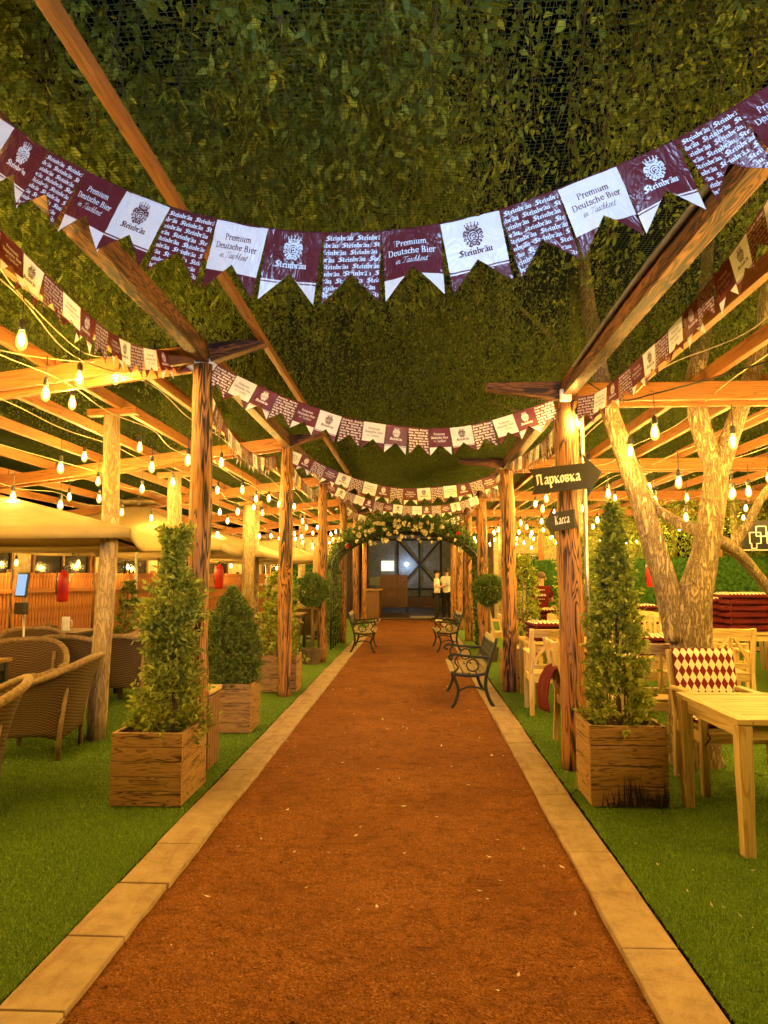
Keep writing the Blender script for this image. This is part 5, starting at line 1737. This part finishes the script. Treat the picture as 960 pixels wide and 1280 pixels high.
def mug(label, loc, mat, h=.14, r=.042, name='mug', cat='mug'):
    root = thing(name, label, cat, loc)
    m = MB(); m.lathe((0, 0, 0), [(r * .9, 0), (r, .01), (r, h), (r * .9, h), (r * .86, .02), (1e-6, .02)], 14); m.build('body', mat, root, smooth=False)
    m = MB(); m.tube([(r, 0, h * .78), (r + .035, 0, h * .72), (r + .038, 0, h * .35), (r, 0, h * .25)], .007, 6); m.build('handle', mat, root, smooth=True)
mug('pale mug on the dark table beside the slat fence', (-5.05, 9.75, .763), 'white_plastic', .20, .055)
root = thing('menu_stand', 'low black condiment tray on the dark table by the fence', 'tray', (-5.32, 9.7, .763))
m = MB(); m.box((0, 0, .01), (.26, .16, .02)); m.box((0, -.07, .04), (.26, .012, .06)); m.box((0, .07, .04), (.26, .012, .06)); m.box((.125, 0, .04), (.012, .13, .06)); m.box((-.125, 0, .04), (.012, .13, .06)); m.build('tray', 'black_plastic', root)
m = MB(); m.lathe((.05, 0, .02), [(.03, 0), (.03, .09), (.012, .11), (.012, .13)], 10); m.lathe((-.05, 0, .02), [(.028, 0), (.028, .08), (.014, .1)], 10); m.build('jars', 'brass', root)
for k, x in enumerate((-2.85, -2.72, -2.62)):
    root = thing('sauce_bottle', ['left', 'middle', 'right'][k] + ' one of three sauce bottles on the table beside the left ball topiary', 'bottle', (x, 14.5, .763), group='sauce bottles on the far left table')
    m = MB(); m.lathe((0, 0, 0), [(.035, 0), (.035, .13), (.014, .18), (.014, .22)], 10); m.build('bottle', 'red_paint' if k % 2 else 'pot_brown', root)
    m = MB(); m.lathe((0, 0, .22), [(.017, 0), (.017, .03)], 8); m.build('cap', 'black_plastic', root)

# tablet terminal, extinguishers, bin
p = at(28, 731, 8.6)
root = thing('tablet_terminal', 'lit tablet on a thin stand before the slat fence at the left edge', 'tablet', (p.x, p.y, 0))
root.rotation_euler = (0, 0, R(-22))
m = MB(); m.box((0, 0, p.z), (.21, .025, .31), rot=Matrix.Rotation(R(-6), 3, 'X')); m.build('frame', 'black_plastic', root, bevel=.008)
m = MB(); m.box((0, -.016, p.z), (.17, .004, .27), rot=Matrix.Rotation(R(-6), 3, 'X')); m.build('screen', 'screen_glow', root)
m = MB(); m.box((0, .0, p.z - .30), (.17, .08, .15)); m.build('reader_box', 'black_plastic', root, bevel=.006)
m = MB(); m.tube([(0, .05, .02), (0, .05, p.z - .1)], .014, 8); m.build('pole', 'galvanised', root, smooth=True)
m = MB(); m.lathe((0, .05, 0), [(.17, 0), (.17, .02), (.03, .035)], 18); m.build('base', 'dark_frame', root)
def extinguisher(label, p, s=1.0, a=0):
    root = thing('fire_extinguisher', label, 'extinguisher', p, rz=a, group='red fire extinguishers')
    root.scale = (s, s, s)
    m = MB(); m.lathe((0, 0, -.22), [(.06, 0), (.078, .02), (.08, .33), (.065, .40), (.03, .43), (.025, .46)], 16); m.build('cylinder', 'red_paint', root, smooth=True)
    m = MB(); m.box((0, 0, .26), (.03, .03, .05)); m.beam((.0, 0, .285), (.09, 0, .30), .02, .012); m.beam((0, 0, .265), (.085, 0, .25), .02, .01); m.build('valve', 'black_plastic', root)
    m = MB(); m.tube([(.01, 0, .26), (-.08, -.01, .22), (-.095, -.01, .0), (-.085, -.01, -.12)], .010, 6); m.build('hose', 'black_plastic', root, smooth=True)
    m = MB(); m.box((0, .088, .0), (.05, .02, .36)); m.build('bracket', 'galvanised', root)
extinguisher('red fire extinguisher hanging against the slat fence near the left edge', at(79, 733, 9.15), .95, R(8))
extinguisher('red fire extinguisher on the slat fence seen between shrub and second post', at(274, 721, 16.4), 1.3)
extinguisher('red fire extinguisher on a post beside the left limb of the forked tree', at(813, 719, 11.9), .9)
root = thing('litter_bin', 'wooden slatted litter bin with dark lid squeezed behind the nearest left planter', 'bin', (-1.80, 5.60, .012))
m = MB()
for k in range(5):
    for s in (-1, 1):
        m.box((-.128 + k * .064, s * .155, .30), (.056, .018, .56)); m.box((s * .155, -.128 + k * .064, .30), (.018, .056, .56))
m.build('slat_side', 'dark_slats', root, bevel=.002)
m = MB(); m.box((0, 0, .30), (.28, .28, .58)); m.build('liner', 'black_plastic', root)
m = MB(); m.box((0, 0, .615), (.35, .35, .035)); m.box((0, 0, .64), (.2, .2, .02)); m.build('lid', 'pale_pine', root, bevel=.006)

# ================================================================== PALE WOODEN FURNITURE
def pine_table(label, x0, x1, y0, y1, h=.745, slat_axis='x', n=9):
    cx, cy_ = (x0 + x1) / 2, (y0 + y1) / 2; w, d = x1 - x0, y1 - y0
    root = thing('wooden_table', label, 'table', (cx, cy_, .012), group='pale slatted tables on the right lawn')
    m = MB(); fr = .085; t = .032
    m.box((-w / 2 + fr / 2, 0, h - t / 2), (fr, d, t)); m.box((w / 2 - fr / 2, 0, h - t / 2), (fr, d, t))
    m.box((0, -d / 2 + fr / 2, h - t / 2), (w - 2 * fr - .003, fr, t)); m.box((0, d / 2 - fr / 2, h - t / 2), (w - 2 * fr - .003, fr, t))
    iw = d - 2 * fr
    for k in range(n): m.box((0, -d / 2 + fr + iw * (k + .5) / n, h - t / 2 - .002), (w - 2 * fr - .004, iw / n - .007, t - .004))
    m.build('tabletop', 'pale_pine', root, bevel=.003)
    m = MB(); a = .045
    for s in (-1, 1): m.box((s * (w / 2 - a - .012), 0, h - t - .045), (.024, d - 2 * a - .09, .085)); m.box((0, s * (d / 2 - a - .012), h - t - .045), (w - 2 * a - .09, .024, .085))
    m.build('apron', 'pale_pine', root, bevel=.002)
    for sx in (-1, 1):
        for sy in (-1, 1):
            m = MB(); m.box((sx * (w / 2 - a), sy * (d / 2 - a), (h - t) / 2 - .001), (.078, .078, h - t), taper=.82); m.build('leg', 'pale_pine', root, bevel=.004)
    return root
def pine_chair(label, loc, rz, arms=True):
    """front at -Y, back at +Y"""
    root = thing('wooden_chair', label, 'chair', loc, rz=rz, group='pale wooden chairs on the right lawn')
    W, D = .52, .46
    for s in (-1, 1):
        m = MB(); m.beam((s * (W / 2 - .024), -D / 2, 0), (s * (W / 2 - .024), -D / 2, .66 if arms else .43), .05, .05, up=(0, 1, 0)); m.build('front_leg', 'pale_pine', root, bevel=.004)
        m = MB()
        m.beam((s * (W / 2 - .024), D / 2 + .015, 0), (s * (W / 2 - .024), D / 2 - .01, .445), .048, .05, up=(0, 1, 0)); m.beam((s * (W / 2 - .024), D / 2 - .01, .447), (s * (W / 2 - .024), D / 2 + .095, .955), .048, .046, up=(0, 1, 0))
        m.build('rear_post', 'pale_pine', root, bevel=.004)
        if arms:
            m = MB(); m.box((s * (W / 2 - .024), .0, .676), (.066, D + .06, .028)); m.build('armrest', 'pale_pine', root, bevel=.006)
    m = MB()
    for s in (-1, 1): m.box((s * (W / 2 - .024), 0, .395), (.026, D - .06, .075))
    m.box((0, -D / 2, .395), (W - .1, .026, .075)); m.box((0, D / 2 - .01, .395), (W - .1, .026, .075))
    m.build('seat_frame', 'pale_pine', root, bevel=.002)
    m = MB()
    for k in range(6): m.box((0, -D / 2 + .035 + k * .074, .447), (W - .10 if 0 < k < 5 else W - .10, .064, .02))
    m.build('seat', 'pale_pine', root, bevel=.003)
    def bp(x, z): return Vector((x, D / 2 - .01 + (z - .445) * .206, z))
    m = MB(); m.beam(bp(-W / 2 + .05, .905), bp(W / 2 - .05, .905), .026, .09, up=(0, .2, 1)); m.build('top_rail', 'pale_pine', root, bevel=.004)
    m = MB(); m.beam(bp(-W / 2 + .05, .535), bp(W / 2 - .05, .535), .024, .055, up=(0, .2, 1)); m.build('lower_rail', 'pale_pine', root, bevel=.003)
    m = MB(); m.beam(bp(-W / 2 + .05, .565), bp(-.03, .86), .022, .04); m.beam(bp(W / 2 - .05, .565), bp(.03, .86), .022, .04); m.beam(bp(0, .563), bp(0, .86), .022, .06, up=(0, 1, 0))
    m.build('back_slat', 'pale_pine', root, bevel=.002)
    return root
pine_table('big slatted pale table in the right foreground', 1.78, 3.40, 3.96, 4.87)
pine_table('pale table carrying the cushion bundle behind the kerbside armchair', 1.36, 2.45, 8.42, 9.25)
pine_table('pale table behind the cross backed chair right of the leafy planter', 1.95, 3.05, 6.9, 7.75)
pine_table('pale table with a low wide cushion stack in front of the standing person', 1.85, 3.25, 11.5, 12.3)
pine_table('long pale table under the tall cushion stack at the right edge', 4.15, 6.4, 9.9, 10.75)
pine_table('pale table behind the left limb of the forked tree', 3.15, 4.2, 11.2, 12.0)
ch = pine_chair('pale chair dressed with the diamond cushion behind the front table', (2.26, 5.29, .012), R(2))
for lab, x, y, a in (
    ('pale chair with the maroon blanket over its side, back to the path', 1.56, 6.43, 90),
    ('pale armchair beside the kerb in front of the cushion bundle', 1.53, 8.02, 178),
    ('pale cross backed chair seen from behind, right of the leafy planter', 2.16, 6.45, 176),
    ('pale chair by the kerb behind the second right charred post', 1.62, 10.6, 90),
    ('pale chair facing the low wide cushion stack', 2.3, 11.1, 180),
    ('pale chair behind the long table at the right edge', 4.9, 11.2, 0),
    ('pale chair beyond the forked tree on its right', 3.55, 8.2, 175),
    ('pale chair by the far table behind the forked tree limb', 3.5, 10.8, 185),
    ('pale chair between the cushion bundle and the arched garden bench', 2.75, 8.25, -90),
    ('pale chair before the green hedge wall, left of the long table', 3.95, 9.2, 90),
    ('pale chair on the near side of the long table at the right edge', 5.35, 9.35, 178),
    ('pale chair beyond the low wide cushion stack near the hedge', 2.9, 13.2, 0),
    ('pale chair by the kerb before the right ball topiary', 1.7, 13.6, 95)):
    dup(ch, (x, y, .012), R(a), lab)
# curved-back garden seat
root = thing('garden_bench', 'pale garden seat with arched slatted back behind the leafy planter', 'bench', (2.95, 9.0, .012), rz=R(5))
m = MB()
for k in range(13):
    x = -.42 + k * .07; m.box((x, .2, .72), (.03, .018, .5 + .12 * math.cos(x / .45 * 1.5)))
m.build('back_slat', 'pale_pine', root, bevel=.002)
m = MB(); P = [Vector((x, .2, .97 + .085 * math.cos(x / .5 * 1.5))) for x in np.linspace(-.48, .48, 15)]
for a_, b_ in zip(P[:-1], P[1:]): m.beam(a_, b_, .035, .06)
m.build('top_rail', 'pale_pine', root)
m = MB()
for k in range(5): m.box((0, -.2 + k * .085, .43), (.96, .075, .022))
m.build('seat', 'pale_pine', root, bevel=.003)
for sx in (-.45, .45):
    for sy, h in ((-.2, .42), (.2, .95)):
        m = MB(); m.box((sx, sy, h / 2), (.055, .055, h)); m.build('leg', 'pale_pine', root, bevel=.003)

# ================================================================== CUSHIONS, BLANKET
def pad(w, d, h, n=10):
    m = MB()
    def sh(u, v, top):
        x, y = (u - .5), (v - .5)
        e = (1 - (2 * abs(x)) ** 8) * (1 - (2 * abs(y)) ** 8)
        return Vector((x * w, y * d, (h / 2 * (.35 + .65 * max(0, e) ** .5) + .006 * math.sin(u * 9) * math.sin(v * 9)) * (1 if top else -1)))
    m.grid(lambda u, v: sh(u, v, True), n, n, mat=1, uvs=(.47 * w / .47, .42 * d / .42)); 
    m.grid(lambda u, v: sh(1 - u, v, False), n, n, mat=0)
    q = []
    for i in range(n): q.append((i / n, 0))
    for i in range(n): q.append((1, i / n))
    for i in range(n): q.append((1 - i / n, 1))
    for i in range(n): q.append((0, 1 - i / n))
    b = len(m.v); N = len(q)
    for u, v in q: m.v.append(tuple(sh(u, v, True)))
    for u, v in q:
        p = sh(u, v, False); m.v.append((p.x * 1.0, p.y * 1.0, p.z))
    for k in range(N): m.face([b + k, b + N + k, b + N + (k + 1) % N, b + (k + 1) % N], 0)
    return m
def cushion(label, loc, rz, w=.46, d=.46, h=.07, cat='cushion', group='stacked maroon seat cushions', ties=True, top=False):
    root = thing('seat_cushion', label, cat, loc, rz=rz, group=group)
    pad(w, d, h).build('pad', ['maroon_canvas', 'diamond_fabric' if top else 'maroon_canvas'], root, smooth=False)
    if ties:
        for s in (-1, 1):
            m = MB(); x = s * w * .44
            m.tube([(x, -d * .49, 0), (x + s * .03, -d * .56, -.03 + rnd.uniform(-.02, .03)), (x + s * .05, -d * .58, -.13), (x + s * .02, -d * .60, -.20 - rnd.uniform(0, .05))], .006, 5)
            m.build('tie', 'maroon_canvas', root, smooth=True)
    return root
def stack(where, x, y, z, n, w, d, h, a=0):
    words = ['bottom', 'second', 'third', 'fourth', 'fifth', 'sixth', 'seventh', 'eighth']
    for k in range(n):
        nm = 'topmost' if k == n - 1 and n > 1 else words[k]
        cushion('%s maroon cushion of the %s' % (nm, where), (x + rnd.uniform(-.02, .02), y + rnd.uniform(-.02, .02), z + h * (k + .5) * .97), R(a + rnd.uniform(-4, 4)), w, d, h, ties=(k % 2 == 0), top=(k == n - 1))
ZT = .757
stack('tall wide stack on the long table at the right edge', 4.82, 10.35, ZT, 6, .76, .5, .095, 3)
stack('tall stack just right of the forked trunk', 4.38, 10.55, ZT, 5, .44, .46, .10)
stack('stack left of the forked trunk on the far table', 3.70, 11.6, ZT, 4, .50, .46, .085)
stack('low wide stack on the table before the standing person', 2.2, 11.85, ZT, 3, .72, .5, .085)
stack('bundle on the table behind the kerbside armchair', 1.66, 8.75, ZT, 3, .48, .46, .08, 6)
stack('low stack behind the cross backed chair', 2.50, 7.3, ZT, 3, .50, .48, .065)
# diamond cushion on the front chair: seat pad and back pad
root = thing('chair_cushion', 'cream and maroon diamond patterned cushion tied to the chair behind the front table', 'cushion', (2.26, 5.29, .012), rz=R(2))
o = pad(.46, .44, .05).build('seat_pad', ['maroon_canvas', 'diamond_fabric'], root); o.location = (0, -.01, .485)
o = pad(.47, .46, .05).build('back_pad', ['maroon_canvas', 'diamond_fabric'], root); o.rotation_euler = (R(78), 0, 0); o.location = (0, .225, .745)
for s in (-1, 1):
    m = MB(); m.tube([(s * .2, -.22, .48), (s * .22, -.25, .44), (s * .2, -.26, .40), (s * .24, -.255, .35)], .006, 5); m.build('tie', 'maroon_canvas', root, smooth=True)
# blanket
root = thing('blanket', 'maroon fleece blanket draped over the chair by the first right post', 'blanket', (1.31, 6.41, .012))
def drape(u, v):
    prof_ = [(-.14, .33), (-.155, .45), (-.13, .60), (-.075, .70), (.0, .735), (.06, .71), (.09, .62), (.10, .50), (.105, .42)]
    s = v * (len(prof_) - 1); i = min(int(s), len(prof_) - 2); t = s - i
    x = prof_[i][0] * (1 - t) + prof_[i + 1][0] * t; z = prof_[i][1] * (1 - t) + prof_[i + 1][1] * t
    k = 1 - v
    return Vector((x + .012 * math.sin(u * 11) * abs(v - .5) * 2, (u - .5) * (.44 - .08 * (1 - k)) + .02 * math.sin(v * 5), z - .035 * (u > .8) * k + .012 * math.sin(u * 7 + 1) * k))
m = MB(); m.grid(drape, 26, 30); m.build('fleece', 'maroon_fleece', root, smooth=True, solid=.014)
# ================================================================== PEOPLE
def skin_obj(name, joints, edges, mat, parent, root_joint, sub=2):
    """joints: name -> (x, y, z, rx, ry)"""
    keys = list(joints)
    me = bpy.data.meshes.new(name)
    me.from_pydata([joints[k][:3] for k in keys], [(keys.index(a), keys.index(b)) for a, b in edges], [])
    me.materials.append(MATS[mat])
    o = bpy.data.objects.new(name, me)
    COL.objects.link(o); o.parent = parent
    md = o.modifiers.new('skin', 'SKIN'); md.use_smooth_shade = True
    lay = me.skin_vertices[0] if me.skin_vertices else None
    if lay is None:
        bpy.context.view_layer.objects.active = o
        me.attributes  # the modifier adds the layer
    for i, k in enumerate(keys):
        d = me.skin_vertices[0].data[i]
        d.radius = joints[k][3:5]
        d.use_root = (k == root_joint)
    md2 = o.modifiers.new('subdivision', 'SUBSURF'); md2.levels = sub; md2.render_levels = sub
    return o
def person(label, loc, rz, h=1.68, hold=None, shirt='white_cotton', hair='dark_hair', bun=False, cap=False, wide=False, print_back=False, armpose='front'):
    """faces -Y in its own frame"""
    root = thing('person', label, 'person', loc, rz=rz)
    s = h / 1.70
    J = {}
    def j(k, x, y, z, r, r2=None): J[k] = (x * s, y * s, z * s, r * s, (r2 or r) * s)
    j('pelvis', 0, 0, .93, .125, .095); j('waist', 0, -.005, 1.08, .115, .085); j('chest', 0, .0, 1.27, .135, .095); j('neck0', 0, .01, 1.42, .062, .058)
    j('neck', 0, .0, 1.475, .047); j('head0', 0, -.012, 1.545, .066, .078); j('head1', 0, -.005, 1.63, .066, .082); j('head2', 0, .0, 1.675, .04, .05)
    for sd, q in (('L', -1), ('R', 1)):
        j('sh' + sd, q * .155, .005, 1.395, .055); 
        if armpose == 'front':
            j('el' + sd, q * .205, -.03, 1.13, .040); j('wr' + sd, q * .075, -.235, 1.17, .026); j('pa' + sd, q * .03, -.285, 1.20, .028, .018)
        elif q > 0:
            j('el' + sd, q * .26, -.07, 1.16, .040); j('wr' + sd, q * .33, -.28, 1.05, .026); j('pa' + sd, q * .345, -.36, 1.03, .030, .018)
        else:
            j('el' + sd, q * .225, -.01, 1.12, .040); j('wr' + sd, q * .20, -.12, .92, .026); j('pa' + sd, q * .19, -.15, .84, .030, .018)
        j('hip' + sd, q * .085, 0, .87, .088, .09); j('kn' + sd, q * .10, -.01, .48, .056); j('an' + sd, q * .105, .02, .085, .036); j('ft' + sd, q * .115, -.11, .035, .035, .028)
    E = [('pelvis', 'waist'), ('waist', 'chest'), ('chest', 'neck0'), ('neck0', 'neck'), ('neck', 'head0'), ('head0', 'head1'), ('head1', 'head2')]
    for sd in 'LR': E += [('chest', 'sh' + sd), ('sh' + sd, 'el' + sd), ('el' + sd, 'wr' + sd), ('wr' + sd, 'pa' + sd), ('pelvis', 'hip' + sd), ('hip' + sd, 'kn' + sd), ('kn' + sd, 'an' + sd), ('an' + sd, 'ft' + sd)]
    # fingers
    for sd, q in (('L', -1), ('R', 1)):
        p = Vector(J['pa' + sd][:3]); w = Vector(J['wr' + sd][:3]); d = (p - w).normalized(); side = d.cross(Vector((0, 0, 1))).normalized()
        for k, (o_, L) in enumerate(((-.026, .055), (-.009, .07), (.009, .068), (.026, .052))):
            nm = 'f%d%s' % (k, sd); a = p + side * o_ * s + d * .03 * s; b_ = a + (d * L + Vector((0, 0, -.018))) * s
            J[nm] = (*b_, .0085 * s, .0085 * s); E.append(('pa' + sd, nm))
        th = p + (side * (-q) * .045 + d * .015 + Vector((0, 0, .012))) * s
        J['th' + sd] = (*th, .0095 * s, .0095 * s); E.append(('wr' + sd, 'th' + sd))
    skin_obj('body', J, E, 'skin', root, 'pelvis')
    def grow(names, f, add=.012):
        return {k: (*J[k][:3], J[k][3] * f + add, J[k][4] * f + add) for k in names}
    T = grow(['pelvis', 'waist', 'chest', 'neck0', 'shL', 'shR'], 1.06, .016)
    T['neck0'] = (*J['neck0'][:2], J['neck0'][2] - .01, J['neck0'][3] + .012, J['neck0'][4] + .012)
    for sd in 'LR':
        a, b_ = Vector(J['sh' + sd][:3]), Vector(J['el' + sd][:3]); m_ = a.lerp(b_, .75); T['sl' + sd] = (*m_, .062 * s, .060 * s)
    T['hem'] = (0, 0, .86 * s, .150 * s, .122 * s)
    skin_obj('t_shirt', T, [('hem', 'pelvis'), ('pelvis', 'waist'), ('waist', 'chest'), ('chest', 'neck0'), ('chest', 'shL'), ('chest', 'shR'), ('shL', 'slL'), ('shR', 'slR')], shirt, root, 'waist')
    Q = grow(['pelvis', 'hipL', 'hipR', 'knL', 'knR'], 1.05, .012)
    for sd in 'LR':
        Q['cf' + sd] = (*J['an' + sd][:3], (.075 if wide else .052) * s, (.08 if wide else .056) * s)
        if wide: Q['kn' + sd] = (*J['kn' + sd][:3], .085 * s, .085 * s)
    skin_obj('trousers', Q, [('pelvis', 'hipL'), ('pelvis', 'hipR'), ('hipL', 'knL'), ('hipR', 'knR'), ('knL', 'cfL'), ('knR', 'cfR')], 'black_cotton', root, 'pelvis')
    for sd, q in (('L', -1), ('R', 1)):
        m = MB(); x = J['ft' + sd][0]
        m.lathe((x, -.045 * s, .0), [(.040, 0), (.046, .012), (.046, .03), (.038, .06), (.026, .085)], 14, sx=.95, sy=2.6); m.build('shoe', 'white_plastic' if wide else 'black_plastic', root, smooth=True)
    # hair shell round the back and top of the skull
    m = MB()
    hc = Vector((0, .012, 1.625)) * s
    def hairf(u, v):
        a = u * 2 * math.pi; e = v * R(112)
        d = Vector((math.cos(a) * math.sin(e), math.sin(a) * math.sin(e), math.cos(e)))
        if d.y < -.3: e = min(e, R(80)); d = Vector((math.cos(a) * math.sin(e), math.sin(a) * math.sin(e), math.cos(e)))
        return hc + Vector((d.x * .088, d.y * .105, d.z * .098)) * s * (1 + .03 * mnoise.noise(d * 9))
    m.grid(hairf, 24, 10); 
    if bun: m.ball(hc + Vector((0, .05, .115)) * s, .05 * s, 10, 8, wob=.2)
    m.build('hair', hair, root, smooth=True)
    m = MB()
    for q in (-1, 1):
        m.ball(Vector((q * .030, -.088, 1.600)) * s, .011 * s, 8, 6)
    m.build('eyes', 'dark_hair', root, smooth=True)
    m = MB(); m.beam(Vector((0, -.085, 1.605)) * s, Vector((0, -.108, 1.565)) * s, .016 * s, .018 * s, w1=.026 * s); 
    for q in (-1, 1): m.ball(Vector((q * .082, .0, 1.588)) * s, .022 * s, 8, 6, sz=1.4)
    m.build('nose_and_ears', 'skin', root, smooth=True)
    if cap:
        m = MB(); m.lathe(hc + Vector((0, 0, .0)), [(.100 * s, .0), (.103 * s, .03 * s), (.09 * s, .075 * s), (.05 * s, .102 * s), (1e-6, .108 * s)], 18, sy=1.1)
        m.box(hc + Vector((0, -.14 * s, .008 * s)), (.13 * s, .10 * s, .012 * s)); m.build('cap', 'black_cotton', root, smooth=False)
    if print_back:
        m = MB()
        for r_ in range(3):
            polys, w = text_polys('Steinbräu', BL, NIB_BL, track=.05)
            if r_ != 1:
                for k in range(4): m.ball((-.05 * s + k * .033 * s, .128 * s, (1.36 - .09 * r_) * s), .012 * s, 6, 4)
            else:
                for k, p in enumerate(place_text(polys, w, 0, 0, total_w=.19 * s)[0]):
                    b = len(m.v); m.v += [(-x, .137 * s + k * 1e-5, 1.24 * s - y) for x, y in p]; m.face(range(b, b + len(p)))
        m.build('shirt_print', 'print_white', root)
    return root
woman = person('person in white t-shirt, black cap and wide black trousers looking at a phone', (.74, 23.55, .02), R(80), 1.72, cap=True, wide=True)
root = thing('phone', 'dark phone in the hands of the person in the black cap', 'phone', Vector((.74, 23.55, .02)) + Matrix.Rotation(R(80), 3, 'Z') @ Vector((0, -.345, 1.235)), rz=R(80))
m = MB(); m.box((0, 0, 0), (.072, .012, .145), rot=Matrix.Rotation(R(-30), 3, 'X')); m.build('case', 'black_plastic', root, bevel=.004)
m = MB(); m.box((0, .0075, .0), (.062, .003, .13), rot=Matrix.Rotation(R(-30), 3, 'X')); m.build('screen', 'screen_glow', root)
man = person('person in white t-shirt and black trousers seen from behind, leaning on the side table', (1.08, 23.7, .02), R(160), 1.78, armpose='lean')
staff = person('person in maroon printed t-shirt seen from behind beyond the low wide cushion stack', (2.36, 13.0, .012), R(170), 1.60, shirt='maroon_fleece', hair='brown_hair', bun=False, print_back=True)
